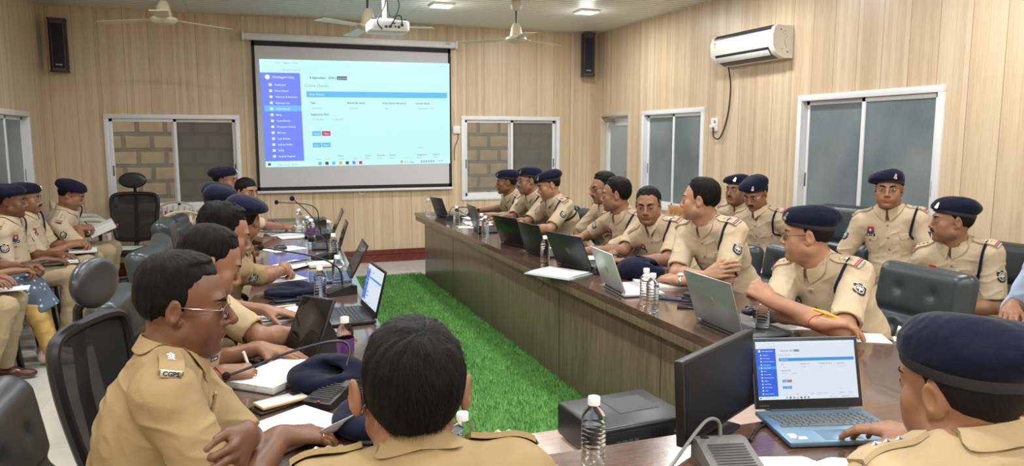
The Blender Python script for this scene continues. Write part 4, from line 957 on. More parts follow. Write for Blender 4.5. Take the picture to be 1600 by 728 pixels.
# low computer stand inside the U
M_PINK = table_wood('pale_grain', (176, 150, 138), (206, 184, 170), .35, (.8, 7, 3), .1)
st_ = MB().box((1.14, 1.935, .615), (1.10, .41, .03), .004).build('computer_stand', M_PINK); tag(st_, 'low pale wood grained computer stand beside the green turf', 'stand')
for x, y in ((.62, 1.76), (1.66, 1.76), (.62, 2.11), (1.66, 2.11)): MB().box((x, y, .302), (.035, .035, .592), .004).build('leg', M_PINK, st_)
# ---------------------------------------------------------------- screens with the page of the crime register
_t2 = {}
def text2d(txt, bold=False):
    k = (txt, bold)
    if k not in _t2:
        b = MB().text(txt, 1.0, None, None, 0, 'LEFT', .014 if bold else 0.0); _t2[k] = (np.concatenate(b.v) if b.v else np.zeros((0, 3)), b.f)
    return _t2[k]
def page(b, fn, asp, detail=True):
    """fn(u, v, layer) -> point, u to the right, v downwards, both 0..1; slots: 0 ground 1 side bar 2 highlight 3 bar 4 red 5 dark text 6 grey text 7 white 8 task bar 9 green 10 orange"""
    def R(u0, v0, u1, v1, m, k=1): b.quad(fn(u0, v1, k), fn(u1, v1, k), fn(u1, v0, k), fn(u0, v0, k), m)
    def T(u, v, txt, h, m, k=3, bold=False):
        V, F = text2d(txt, bold)
        if len(V): b.add([fn(u+x*h/asp, v-y*h, k) for x, y, _ in V], F, m)
    n = 6
    for i in range(n):
        for j in range(n): R(i/n, j/n, (i+1)/n, (j+1)/n, 0, 0)
    R(0, 0, 1, .045, 8); R(0, .945, 1, 1, 8); R(0, .122, .197, .945, 1)
    T(.08, .038, 'CNL - Register Crime', .022, 6); T(.11, .10, 'app.cgpolice.gov.in', .022, 6); T(.93, .038, '-   o   x', .024, 6)
    V = [(.035+.022*math.cos(a)/asp*1.0, .162+.022*math.sin(a)) for a in np.linspace(0, 2*PI, 17)[:-1]]
    b.add([fn(.035, .162, 2)]+[fn(*q, 2) for q in V], [(0, (i+1) % 16+1, i+1) for i in range(16)], 7)
    T(.058, .171, 'Chhattisgarh Police', .0255, 7, 3, True)
    for i, s in enumerate(('Dashboard', 'Police Station', 'Warrants & Summons', 'Beatmaps List', 'Crime Details', 'Marg', 'Court Entries', 'Preventive Actions', 'IMV Act', 'Lost Articles', 'Link to Portals', 'SCRB', 'Surprise Register')):
        v = .238+.0555*i
        if i == 4: R(.012, v-.036, .197, v+.018, 2, 2)
        T(.068, v+.003, s, .0225, 7, 3, True); R(.040, v-.016, .054, v+.006, 7, 3)
    T(.245, .172, '4 September , 2024 |', .029, 5, 3, True); R(.385, .146, .438, .180, 5, 2); T(.390, .172, 'BALRAMPUR', .020, 7)
    T(.218, .250, 'Crime Details', .040, 6); R(.225, .290, .985, .345, 3); T(.240, .327, 'Filter Results', .026, 7)
    for u, s, q in ((.242, 'Type', 'Summary'), (.435, 'Branch (By extra)', 'Nasrulla'), (.622, 'Police Station (By extra)', 'Raja'), (.805, 'Current Status', 'Case Under Trial')): T(u, .405, s, .024, 5, 3, True); T(u+.012, .455, q, .023, 6)
    T(.242, .515, 'Registration Date', .024, 5, 3, True); T(.252, .562, '01-08-2024', .022, 6); T(.352, .562, '31-08-2024', .022, 6)
    for u, v, m, s in ((.245, .665, 3, 'Apply'), (.295, .665, 4, 'Clear'), (.245, .775, 3, 'Prev'), (.293, .775, 3, 'Excel')): R(u, v, u+.045, v+.045, m); T(u+.008, v+.032, s, .024, 7)
    T(.815, .842, 'Search', .022, 6)
    for u, s in ((.375, 'Police'), (.52, 'Crime'), (.585, 'Case No'), (.655, 'Period'), (.81, 'Registration'), (.90, 'Case of')): T(u, .912, s, .022, 5)
    for u in (.26, .31, .375, .455, .52, .585, .655, .735, .81, .90): T(u, .938, 'Details', .018, 6)
    T(.06, .985, 'Type here to search', .022, 6); R(.012, .962, .026, .985, 5, 2)
    for i, m in enumerate((6, 5, 3, 10, 5, 1, 4)): u = .27+.036*i; R(u, .958, u+.017, .988, m, 2)
    T(.735, .985, '33 C  Haze', .022, 5); T(.925, .975, '12:42 PM', .016, 5); R(.715, .960, .728, .985, 10, 2)
    for i in range(6): R(.83+.014*i, .963, .838+.014*i, .984, 6, 2)
def page_mats(tag_, s, ground, side, hi, bar):
    return [emit(tag_+'_ground', ground, s), emit(tag_+'_side', side, s), emit(tag_+'_hi', hi, s), emit(tag_+'_bar', bar, s), emit(tag_+'_red', (196, 60, 96), s), emit(tag_+'_text', (58, 78, 92), s), emit(tag_+'_grey', (140, 172, 178), s), emit(tag_+'_white', (240, 255, 255), s), emit(tag_+'_task', tuple(min(255, x+4) for x in ground), s), emit(tag_+'_green', (110, 190, 120), s), emit(tag_+'_orange', (235, 170, 90), s)]
PM_WALL = page_mats('beam', 1.0, (198, 248, 246), (112, 134, 250), (112, 190, 252), (96, 190, 246)); PM_LAP = page_mats('lcd', .92, (222, 235, 248), (28, 96, 232), (40, 150, 245), (40, 150, 225))
# ---------------------------------------------------------------- projection screen on the back wall
M_SCRW = plain('screen_white', (196, 196, 200), .7, noise=.02); M_SCRB = plain('screen_black', (26, 26, 30), .7); M_CASE = plain('screen_case', (214, 214, 212), .4)
e = empty('projection_screen', (1.32, 9.40, .94), 0, 'large pull-down projection screen showing a police crime register page', 'projection screen')
MB().box((-.01, -.01, 1.835), (2.56, .10, .085), .02).box((-1.30, -.01, 1.835), (.03, .115, .10), .008).box((1.28, -.01, 1.835), (.03, .115, .10), .008).build('casing', M_CASE, e)
k = MB().text('MGIX', .030, rotx(PI/2), (1.13, -.0625, 1.835), 0); k.build('casing_mark', M_BAND if 'M_BAND' in globals() else M_SCRB, e)
MB().box((0, 0, .90), (2.42, .004, 1.80)).build('fabric', M_SCRW, e)
f = MB(); [f.box(c, s) for c, s in (((-1.195, -.003, .90), (.035, .004, 1.80)), ((1.195, -.003, .90), (.035, .004, 1.80)), ((0, -.003, 1.765), (2.42, .004, .06)), ((0, -.003, .035), (2.42, .004, .05)))]; f.build('black_border', M_SCRB, e)
MB().box((0, -.005, .0), (2.44, .03, .03), .006).tube([(.0, -.02, -.015), (.0, -.02, -.04), (.035, -.02, -.05), (.07, -.02, -.04), (.07, -.02, -.015)], .004, 6).build('bottom_bar', M_CASE, e)
TL, TR, BL, BR = v3(.19, 0, 2.52), v3(2.515, 0, 2.545), v3(.215, 0, 1.24), v3(2.51, 0, 1.262)
def scrfn(u, v, k): p = (TL*(1-u)+TR*u)*(1-v)+(BL*(1-u)+BR*u)*v; return (p[0]-1.32, -.006-.0006*k, p[2]-.94)
b = MB(); page(b, scrfn, 1.82); b.build('projected_page', PM_WALL, e, flat=True)
# ---------------------------------------------------------------- projector, fans, air conditioner, loudspeakers, sockets
M_PROJ = plain('projector_white', (226, 226, 226), .35); M_BLK = plain('black_plastic', (22, 22, 24), .42); M_CABLE = plain('cable_black', (20, 20, 22), .5); M_CABW = plain('cable_white', (205, 205, 200), .5)
e = empty('projector', (1.05, 5.63, 2.38), 0, 'white projector hanging under the ceiling on a pole, cables behind', 'projector')
MB().box((0, .10, .04), (.30, .235, .085), .022, None, 0, 3).build('housing', M_PROJ, e)
f = MB().box((0, -.0175, .045), (.25, .004, .055), .001); f.build('rear_panel', plain('projector_rear', (200, 200, 204), .5), e)
f = MB(); [f.box((x, -.021, z), (w_, .006, hh_), .001) for x, z, w_, hh_ in ((-.03, .03, .02, .016), (.0, .03, .022, .016), (.04, .032, .012, .012), (.065, .03, .018, .018), (.09, .045, .02, .02), (.03, .055, .016, .01))]; f.build('socket', M_BLK, e)
MB().lathe([(0, 0), (.032, 0), (.032, .03), (.026, .034), (.0, .03)], 24, (-.07, .215, .045), rotx(-PI/2)).build('projector_lens', plain('lens_black', (15, 15, 22), .08), e)
MB().tube([(-.02, .10, .08), (-.02, .10, .64)], .017, 14).box((-.02, .10, .095), (.12, .10, .012), .003).box((-.02, .10, .636), (.10, .10, .01), .002).build('ceiling_pole', M_PROJ, e)
for pts in ([(.09, -.024, .05), (.06, -.10, .10), (-.01, -.04, .11), (-.005, .06, .30), (-.0, .085, .63)], [(.0, -.024, .03), (.03, -.07, .09), (.07, -.02, .19), (.05, .04, .30), (.01, .085, .50), (.0, .09, .63)], [(-.06, -.02, .01), (-.10, -.06, .06), (-.04, -.03, .18), (-.01, .07, .28)]):
    MB().tube(bez(pts, 8), .0045, 6).build('cable', M_CABLE, e)
for x in (-.12, .12): MB().lathe([(0, 0), (.010, 0), (.010, .014), (0, .016)], 12, (x, .02, .080)).build('foot', M_BLK, e)
M_FAN = plain('fan_cream', (208, 198, 172), .35)
def fan(loc, rz, label):
    e = empty('ceiling_fan', loc, rz, label, 'ceiling fan', 'ceiling fans')
    MB().lathe([(0, 0), (.03, .0), (.055, -.02), (.062, -.06), (.05, -.10), (.018, -.115), (.0, -.115)][::-1], 24, (0, 0, 0)).build('ceiling_canopy', M_FAN, e)
    MB().tube([(0, 0, -.10), (0, 0, -.26)], .011, 10).build('down_rod', M_BLK, e)
    MB().lathe([(.0, -.445), (.05, -.440), (.095, -.425), (.112, -.405), (.108, -.385), (.070, -.372), (.062, -.34), (.052, -.28), (.030, -.24), (.0, -.24)], 28).build('motor_hub', M_FAN, e)
    for k in range(3):
        R = rotz(k*2*PI/3); bb = MB()
        def bl(u, v, R=R):
            r = .15+.46*u; wd = .050+.022*u; y = (v-.5)*2*wd; return R@v3(r, y, -.400+.10*y*.6-.012*u)
        bb.grid(bl, 12, 5, 0, .004); bb.build('blade', M_FAN, e); MB().box(R@v3(.13, 0, -.398), (.12, .045, .006), .002, R).build('blade_arm', M_FAN, e)
    return e
fan((-.63, 7.30, ZC), .55, 'cream ceiling fan at upper left above the mesh chair'); fan((1.12, 7.10, ZC), 1.72, 'cream ceiling fan partly behind the hanging projector'); fan((2.72, 7.45, ZC), .40, 'cream ceiling fan between the projector and the right corner')
M_ACW = plain('ac_white', (232, 230, 222), .3); M_ACB = plain('ac_dark', (44, 44, 50), .3)
e = empty('air_conditioner', (XR, 5.97, 2.30), 0, 'white wall air conditioner with dark top edge above the right windows', 'air conditioner')
pr = [(0, 0), (-.10, .0), (-.175, .035), (-.215, .10), (-.222, .20), (-.205, .265), (-.18, .285), (0, .285)]
R_ = np.array([[1., 0, 0], [0, 0, -1.], [0, 1., 0]])
MB().prism(pr, -.43, .43, R_).build('body', M_ACW, e)
for y0_, y1_ in ((-.47, -.428), (.428, .47)): MB().prism([(x-.003 if x < 0 else x, z) for x, z in pr], y0_, y1_, R_).build('end_cap', M_ACW, e)
MB().prism([(-.150, .287), (-.20, .262), (-.2115, .2475), (-.2125, .258), (-.204, .272), (-.181, .290)], -.428, .428, R_).build('top_strip', M_ACB, e)
MB().prism([(-.10, -.001), (-.177, .033), (-.2165, .098), (-.205, .10), (-.11, .010)], -.40, .40, R_).build('air_outlet', M_ACB, e)
MB().box((-.192, 0, .050), (.055, .78, .006), .002, roty(.95)).build('louvre', M_ACW, e)
lg = MB().text('LLOYD', .022, np.stack([v3(0, -1, 0), v3(0, 0, 1), v3(-1, 0, 0)], 1), (-.2225, -.30, .135)); lg.build('maker_mark', M_ACB, e); MB().lathe([(0, 0), (.022, 0), (.022, .002), (0, .002)], 16, (-.219, .40, .20), roty(-PI/2)).build('energy_label', plain('label_green', (120, 150, 60), .5), e)
st = MB(); rg = random.Random(2)
for i in range(12): st.box((-.12+.05*rg.random(), -.4715, .06+.016*i), (.004, .001, .010), 0, roty(rg.uniform(-1, 1)))
st.build('painted_mark', M_ACB, e); MB().lathe([(0, 0), (.007, 0), (0, .003)], 12, (-.06, -.471, .05), rotx(PI/2)).lathe([(0, 0), (.007, 0), (0, .003)], 12, (-.14, -.471, .245), rotx(PI/2)).build('screw_cap', M_BLK, e)
e = empty('power_socket', (XR-.012, 6.63, 1.73), 0, 'white power socket with plug on the right wall below the air conditioner', 'socket')
MB().box((0, 0, 0), (.025, .105, .14), .006).build('plate', M_PROJ, e); MB().box((-.025, .015, -.02), (.035, .035, .035), .006).build('plug', M_PROJ, e); MB().box((-.0135, -.025, .03), (.005, .02, .03), .002).build('switch', M_SWITCH, e)
c_ = MB().tube(bez([(4.62, 6.40, 2.31), (4.632, 6.37, 2.10), (4.632, 6.40, 1.82), (4.625, 6.50, 1.60), (4.615, 6.60, 1.60), (4.612, 6.615, 1.70)], 10), .007, 8).build('power_cable', M_CABLE); tag(c_, 'black power cable hanging from the air conditioner to the socket', 'cable')
e = empty('wall_switch', (2.615, YB-.015, 1.70), 0, 'small white switch box on the back wall right of the projection screen', 'switch'); MB().box((0, 0, 0), (.10, .03, .10), .008).build('box', M_PROJ, e); MB().tube(bez([(.02, 0, -.05), (.015, -.002, -.12), (-.03, -.004, -.24), (-.035, 0, -.40)], 8), .004, 6).build('cable', M_CABLE, e); MB().tube(bez([(-.02, 0, .05), (-.02, -.002, .14), (-.04, 0, .30)], 8), .004, 6).build('cable', M_CABW, e)
def speaker(x, y, z, rz, lab):
    e = empty('wall_speaker', (x, y, z), rz, lab, 'loudspeaker', 'wall loudspeakers')
    MB().prism([(-.085, .06), (.085, .06), (.085, -.055), (.062, -.10), (-.062, -.10), (-.085, -.055)], -.27, .27).build('cabinet', M_BLK, e)
    MB().box((0, -.103, -.01), (.108, .008, .47), .003).build('grille', plain('grille_cloth', (20, 24, 34), .8, bump=.6, bscale=500), e); [MB().box((0, -.022, z_), (.182, .166, .012), .003).build('end_cap', M_BLK, e) for z_ in (.275, -.275)]
    MB().text('AHUJA', .022, rotx(PI/2), (0, -.1085, -.215), 0, 'CENTER').build('maker_mark', M_PROJ, e); MB().box((0, .08, 0), (.06, .08, .10), .004).build('bracket', M_BLK, e)
speaker(-1.86, YB-.12, 2.58, .12, 'black loudspeaker on the back wall in the left corner'); speaker(4.45, YB-.12, 2.71, -.30, 'black loudspeaker on the back wall in the right corner')
# ---------------------------------------------------------------- chairs
M_LEATH = plain('dark_leather', (44, 54, 58), .32, 0, .5, noise=.12, nscale=8, bump=.25, bscale=260); M_LEATH2 = plain('charcoal_leather', (36, 40, 44), .34, 0, .5, noise=.12, nscale=8, bump=.25, bscale=260)
M_CHB = plain('chair_black', (20, 21, 23), .45); M_CHROME = plain('chrome', (190, 192, 195), .18, 1.0)
def net_mat():
    t = NT('chair_net'); t.b.inputs['Base Color'].default_value = lin((26, 28, 31)); t.b.inputs['Roughness'].default_value = .8; t.b.inputs['Alpha'].default_value = .72; return t.m
M_NET = net_mat()
def star_base(e, r=.30, top=.40):
    MB().tube([(0, 0, .08), (0, 0, top)], .028, 14).build('gas_column', M_CHB, e)
    s = MB()
    for k in range(5): a = k*2*PI/5+.3; s.tube([(0, 0, .115), (r*.5*math.cos(a), r*.5*math.sin(a), .10), (r*math.cos(a), r*math.sin(a), .075)], [.03, .022, .016], 8)
    s.build('star_base', M_CHB, e)
    for k in range(5): a = k*2*PI/5+.3; MB().lathe([(0, -.012), (.024, -.012), (.028, 0), (.024, .012), (0, .012)], 14, (r*math.cos(a), r*math.sin(a), .03), rotx(PI/2)).build('castor', M_CHB, e)
def leather_chair(loc, rz, label, mat=None, hgt=.62, group=None, arms=True):
    """local +Y is the way the sitter faces"""
    mat = mat or M_LEATH; e = empty('office_chair', loc, rz, label, 'chair', group); star_base(e)
    G = Grid((-.30, -.30, .36), (.30, .30, .50), .011); G.rbox((0, .0, .425), (.255, .245, .045), .04); V, Q = G.mesh(); qmesh('seat', relax(V, Q, 1), Q, [mat], e)
    Rb = rotx(.17); c = v3(0, -.275, .47+hgt/2); G = Grid(c-v3(.31, .20, hgt/2+.06), c+v3(.31, .20, hgt/2+.06), .010)
    G.rbox(c, (.255, .050, hgt/2), .048, Rb); G.rbox(c+Rb@v3(0, .035, hgt*.24), (.225, .035, hgt*.22), .034, Rb, .02); G.rbox(c+Rb@v3(0, .040, -hgt*.22), (.225, .038, hgt*.20), .036, Rb, .02)
    for x in (-.09, .09):
        for z in (hgt*.24, -hgt*.12): G.ell(c+Rb@v3(x, .082, z), (.020, .020, .020), None, .03, 's')
    V, Q = G.mesh(); qmesh('backrest', relax(V, Q, 2), Q, [mat], e)
    if arms:
        for sx in (-1, 1): MB().tube(bez([(sx*.27, -.20, .42), (sx*.285, -.19, .60), (sx*.285, -.05, .645), (sx*.285, .12, .64), (sx*.275, .17, .56), (sx*.26, .16, .42)], 6), .017, 8).build('armrest', M_CHB, e)
    return e
def net_chair(loc, rz, label, headrest=True, seat_paper=None, group=None, frame_th=.022, net=None):
    e = empty('mesh_office_chair', loc, rz, label, 'chair', group); star_base(e)
    G = Grid((-.29, -.28, .38), (.29, .30, .52), .010); G.rbox((0, .0, .44), (.25, .24, .038), .034); V, Q = G.mesh(); qmesh('seat', relax(V, Q, 1), Q, [M_LEATH2], e)
    def bk(x, z): return v3(x, -.27-.16*(z-.5)*.55+.30*x*x-.04*math.sin((z-.5)*3.4), z)
    out = [(-.17, .54), (-.205, .60), (-.235, .80), (-.245, .95), (-.225, 1.02), (-.15, 1.045), (0, 1.05), (.15, 1.045), (.225, 1.02), (.245, .95), (.235, .80), (.205, .60), (.17, .54), (0, .525), (-.17, .54)]
    P = bez([bk(*q) for q in out], 5); MB().tube(P, frame_th, 8, 0, False).build('back_frame', M_CHB, e)
    def ns(u, v): z = .54+.50*v; wd = np.interp(z, [.54, .60, .80, .95, 1.02, 1.05], [.165, .20, .23, .24, .215, .15]); return bk((u*2-1)*wd, z)
    MB().grid(ns, 12, 14, 0, .003).build('back_net', net or M_NET, e)
    MB().tube([bk(0, .60)+v3(0, -.05, 0), bk(0, .80)+v3(0, -.045, 0), bk(0, 1.03)+v3(0, -.03, 0)], .022, 10).tube([(0, -.08, .40), (0, -.27, .42), tuple(bk(0, .60)+v3(0, -.05, 0))], .022, 10).build('spine', M_CHB, e)
    if headrest:
        Gh = Grid((-.20, -.52, 1.04), (.20, -.20, 1.34), .009); c = bk(0, 1.20)+v3(0, .05, 0); Gh.ell(c, (.150, .045, .092), rotx(.12), .02); Gh.ell(c+v3(0, .055, 0), (.20, .03, .14), None, .03, 's')
        V, Q = Gh.mesh(); qmesh('headrest', relax(V, Q, 1), Q, [M_LEATH2], e); MB().tube([bk(0, 1.02)+v3(0, -.03, 0), bk(0, 1.10)+v3(0, -.02, 0), bk(0, 1.18)+v3(0, .03, 0)], .017, 8).build('headrest_post', M_CHB, e)
    for sx in (-1, 1): MB().tube([(sx*.24, -.02, .42), (sx*.29, -.04, .50), (sx*.29, -.05, .64)], .018, 8).box((sx*.29, .0, .655), (.075, .24, .03), .013).build('armrest', M_CHB, e)
    return e
M_PLAS = plain('white_plastic', (204, 196, 180), .35); M_PLASC = plain('cream_plastic', (222, 206, 168), .35)
def plastic_chair(loc, rz, label, mat, group=None):
    e = empty('plastic_chair', loc, rz, label, 'chair', group)
    MB().grid(lambda u, v: v3((u-.5)*(.44-.05*(1-v)), -.20+.42*v, .43-.018*math.sin(PI*u)*math.sin(PI*min(1, v*1.1))-.03*max(0, v-.85)/.15), 12, 12, 0, .008).build('seat', mat, e)
    bb = MB(); yb = lambda z: -.20-.20*(z-.43)
    top = bez([(-.215, yb(.46), .46), (-.225, yb(.62), .62), (-.215, yb(.74), .74), (-.15, yb(.83), .83), (0, yb(.86), .86), (.15, yb(.83), .83), (.215, yb(.74), .74), (.225, yb(.62), .62), (.215, yb(.46), .46)], 5)
    bb.tube(top, .020, 8, 0, True, .6)
    for x in (-.145, -.09, -.03, .03, .09, .145): bb.tube([(x*.8, yb(.44), .44), (x, yb(.64)-.012, .64), (x*1.05, yb(.82-.15*abs(x)), .835-.25*abs(x))], [.013, .018, .014], 8, 0, True, .4, (0, 1, 0))
    bb.build('backrest', mat, e)
    for sx in (-1, 1):
        MB().tube(bez([(sx*.225, yb(.66), .66), (sx*.255, -.08, .665), (sx*.26, .10, .655), (sx*.25, .18, .60), (sx*.235, .19, .43)], 5), .017, 8, 0, True, 1.3).build('armrest', mat, e)
        for y0, y1 in ((.17, .23), (-.18, -.27)): MB().tube([(sx*.205, y0, .43), (sx*.235, y1, .0)], [.026, .019], 8).build('leg', mat, e)
    return e
M_WOODC = plain('chair_wood', (196, 146, 92), .4, noise=.15, nscale=12)
def wood_chair(loc, rz, label):
    e = empty('wooden_chair', loc, rz, label, 'chair'); yb = lambda z: -.20-.13*(z-.45)
    MB().box((0, 0, .44), (.42, .42, .03), .008).build('seat', M_WOODC, e)
    for sx in (-1, 1): MB().tube([(sx*.19, -.19, .0), (sx*.19, yb(.45), .45), (sx*.19, yb(.92), .92)], .020, 4).build('back_post', M_WOODC, e); MB().box((sx*.18, .18, .215), (.04, .04, .43), .004).build('leg', M_WOODC, e)
    MB().box((0, yb(.90), .885), (.42, .026, .09), .006).build('top_rail', M_WOODC, e); MB().box((0, yb(.56), .56), (.36, .022, .05), .004).build('lower_rail', M_WOODC, e)
    for x in (-.12, -.04, .04, .12): MB().tube([(x, yb(.56), .56), (x, yb(.86), .86)], .017, 8, 0, True, .5, (0, 1, 0)).build('slat', M_WOODC, e)
    for sx in (-1, 1): MB().box((sx*.20, 0, .635), (.045, .42, .025), .008).tube([(sx*.19, .18, .43), (sx*.20, .18, .63)], .016, 6).build('armrest', M_WOODC, e)
    return e
M_BLUEC = plain('blue_cushion', (36, 48, 128), .7, bump=.3)
def pad_chair(loc, rz, label):
    e = empty('writing_chair', loc, rz, label, 'chair', 'writing pad chairs along the left wall')
    G = Grid((-.26, -.26, .38), (.26, .28, .50), .010); G.rbox((0, 0, .43), (.225, .22, .032), .03); V, Q = G.mesh(); qmesh('seat', relax(V, Q, 1), Q, [M_BLUEC], e)
    G = Grid((-.26, -.40, .52), (.26, -.16, .92), .010); G.rbox((0, -.27, .72), (.215, .03, .16), .028, rotx(.15)); V, Q = G.mesh(); qmesh('backrest', relax(V, Q, 1), Q, [M_BLUEC], e)
    for sx in (-1, 1):
        MB().tube([(sx*.20, .20, .40), (sx*.22, .24, .0)], .014, 8).build('leg', M_CHB, e); MB().tube([(sx*.20, -.20, .40), (sx*.22, -.28, .0)], .014, 8).build('leg', M_CHB, e)
        MB().tube([(sx*.20, .20, .40), (sx*.20, -.20, .40), (sx*.19, -.285, .80)], .012, 8).build('frame', M_CHB, e); MB().tube(bez([(sx*.21, -.26, .60), (sx*.24, -.22, .64), (sx*.25, .05, .645), (sx*.24, .18, .62), (sx*.21, .19, .42)], 5), .013, 8).build('armrest', M_CHB, e)
    return e
# ---------------------------------------------------------------- laptops and table things
M_LCD = plain('lcd_black', (14, 14, 17), .12); M_BEZ = plain('bezel_black', (20, 20, 22), .38); M_KEY = plain('key_dark', (44, 46, 50), .5); M_KEYG = plain('key_grey', (92, 96, 98), .5)
def laptop(loc, yaw, label, w_=.335, d_=.235, hh=.225, tilt=20, lid=(40, 42, 46), deck=(44, 46, 50), screen=None, mark=None, mark_col=(120, 122, 126), key=None, lid_rough=.32, metal=.3, stickers=False, mark_pos=(0, .5)):
    e = empty('laptop', loc, rad(yaw), label, 'laptop', None); ml = plain('lid_%d_%d_%d' % lid, lid, lid_rough, metal); md = plain('deck_%d_%d_%d' % deck, deck, .38, metal)
    b = MB().box((0, 0, .010), (w_, d_, .015), .005); bo = b.build('base', md, e); k = MB(); kw = w_*.86/14
    for r in range(5):
        for c in range(14):
            if r == 4 and 4 <= c <= 8: continue
            k.box((-w_*.43+kw*(c+.5)+(.004*r if r < 4 else 0), d_*.5-.050-.0185*r, .0185), (kw*.84, .0155, .003), .0012, None, 0, 1)
    k.box((-w_*.43+kw*6.5, d_*.5-.050-.0185*4, .0185), (kw*4.9, .0155, .003), .0012, None, 0, 1); k.build('keyboard', key or M_KEY, bo)
    MB().box((-.01, -d_*.5+.045, .0176), (w_*.32, .066, .0012), .0005).build('touchpad', plain('pad_%d_%d_%d' % deck, tuple(int(x*.94) for x in deck), .3, metal), bo)
    if stickers: MB().box((-w_*.42, -d_*.5+.045, .0176), (.022, .030, .0008)).box((-w_*.36, -d_*.5+.03, .0176), (.026, .018, .0008)).build('sticker', plain('sticker_pale', (214, 214, 190), .5), bo)
    R = rotx(-rad(90-tilt))   # lid frame: local x, y along the lid upward, z out of the back
    a = rad(90-tilt); up = v3(0, math.cos(a), math.sin(a)); bk_ = v3(0, math.sin(a), -math.cos(a)); R = np.stack([v3(1, 0, 0), up, v3(0, -bk_[1], -bk_[2])], 1)  # columns x, up, front
    hg = v3(0, d_*.5-.004, .016); ctr = hg+up*(hh*.5+.006)
    lo_ = MB().box(ctr, (w_, hh, .007), .003, R).build('lid', ml, e); MB().box(ctr+R@v3(0, 0, .0042), (w_-.004, hh-.004, .0016), .0006, R).build('bezel', M_BEZ, lo_)
    MB().tube([hg+v3(-w_*.36, 0, 0), hg+v3(w_*.36, 0, 0)], .0075, 10).build('hinge', M_BEZ, e)
    sw, sh_ = w_*.925, hh*.815; c2 = ctr+R@v3(0, .008, .0053)
    if screen:
        b = MB(); page(b, lambda u, v, q: c2+R@v3((u-.5)*sw, (.5-v)*sh_, .0003*q+.0002), sw/sh_); b.build('display', PM_LAP, lo_, flat=True)
    else: MB().box(c2, (sw, sh_, .0006), 0, R).build('display', M_LCD, lo_)
    if mark:
        Rb = np.stack([-R[:, 0], R[:, 1], -R[:, 2]], 1); mc = plain('mark_%d_%d_%d' % mark_col, mark_col, .25, .6); p = ctr+R@v3(-mark_pos[0]*w_, (mark_pos[1]-.5)*hh, -.0037)
        g = MB()
        if mark == 'HP': g.lathe([(0, 0), (.020, 0), (.020, .0006), (.0, .0006)], 24, p, Rb, 0); g.text('hp', .026, Rb@np.array([[1, .25, 0], [0, 1, 0], [0, 0, 1.]]), p+Rb@v3(-.003, -.006, .0009), 1, 'CENTER')
        elif mark == 'DELL': g.lathe([(.019, 0), (.021, 0), (.021, .0008), (.019, .0008)], 24, p, Rb, 0, False); g.text('DELL', .011, Rb, p+Rb@v3(0, -.004, .0009), 0, 'CENTER')
        else: g.text(mark, .016, Rb, p+Rb@v3(0, 0, .0006), 0, 'CENTER')
        g.build('maker_mark', [mc, ml], lo_)
    if screen and w_ > .33: MB().text('Lenovo', .010, R, ctr+R@v3(-w_*.46, -hh*.5+.008, .0054), 0).build('front_mark', plain('mark_grey', (90, 90, 94), .4), lo_)
    return e
M_PET = clear('pet_water', (248, 252, 253), .03, 1.16); M_CAPW = plain('cap_white', (238, 238, 236), .4); M_LABP = plain('label_purple', (92, 50, 110), .45)
def bottle(loc, label, h=.20, r=.0300, lab=None, rz=0.0, cap=None):
    e = empty('water_bottle', loc, rz, label, 'bottle', 'water bottles on the tables'); s = h/.20
    pf = [(0, .0), (r*.78, .0), (r*.97, .004)]
    for i in range(9): z = .014+.0125*i; pf += [(r, z), (r*1.0, z+.004), (r*.93, z+.0075), (r*.93, z+.0095)]
    pf += [(r, .130), (r*.99, .140), (r*.86, .154), (r*.60, .167), (r*.44, .174), (r*.42, .182), (0, .182)]
    MB().lathe([(a, z*s) for a, z in pf], 28).build('body', M_PET, e, angle=70)
    cp = MB().lathe([(0, .1775), (r*.50, .1775), (r*.50, .196), (r*.46, .199), (0, .199)], 24); [cp.v.__setitem__(-1, cp.v[-1]*v3(1, 1, s))]; cp.build('cap', cap or M_CAPW, e)
    if lab:
        MB().lathe([(r*1.01, .062*s), (r*1.018, .063*s), (r*1.018, .118*s), (r*1.01, .119*s)], 28, (0, 0, 0), None, 0, False).build('wrapper', lab, e)
    return e
def paper_mat(kind):
    nm = 'paper_'+kind
    if nm in MATS: return MATS[nm]
    t = NT(nm); tc = t.n('TexCoord'); sp = t.n('SeparateXYZ'); t.l(tc.outputs['Object'], sp.inputs[0]); base = (232, 232, 230) if kind != 'ruled' else (236, 236, 228)
    t.b.inputs['Roughness'].default_value = .7
    if kind == 'blank': t.b.inputs['Base Color'].default_value = lin(base)
    else:
        ls = .0085 if kind != 'print' else .0062
        row = t.math('FRACT', t.math('MULTIPLY', sp.outputs[1], 1/ls)); inrow = t.math('MULTIPLY', t.math('GREATER_THAN', row, .3), t.math('LESS_THAN', row, .72))
        cb = t.n('CombineXYZ'); t.l(t.math('MULTIPLY', sp.outputs[0], 1), cb.inputs[0]); t.l(t.math('MULTIPLY', sp.outputs[1], 1.15), cb.inputs[1])
        n = t.noise(cb.outputs[0], 420 if kind != 'print' else 620, 2, .6); n2 = t.noise(cb.outputs[0], 34, 1)
        ink = t.math('MULTIPLY', t.math('MULTIPLY', inrow, t.math('LESS_THAN', t.math('ABSOLUTE', t.math('SUBTRACT', n, .5)), .055)), t.math('GREATER_THAN', n2, .43))
        c = t.mix(t.math('MULTIPLY', ink, .75), lin(base), lin((52, 62, 110) if kind != 'print' else (70, 70, 74)))
        if kind == 'ruled': rl = t.math('LESS_THAN', row, .08); c = t.mix(t.math('MULTIPLY', rl, .5), c, lin((150, 170, 200)))
        t.l(c, t.b.inputs['Base Color'])
    MATS[nm] = t.m; return t.m
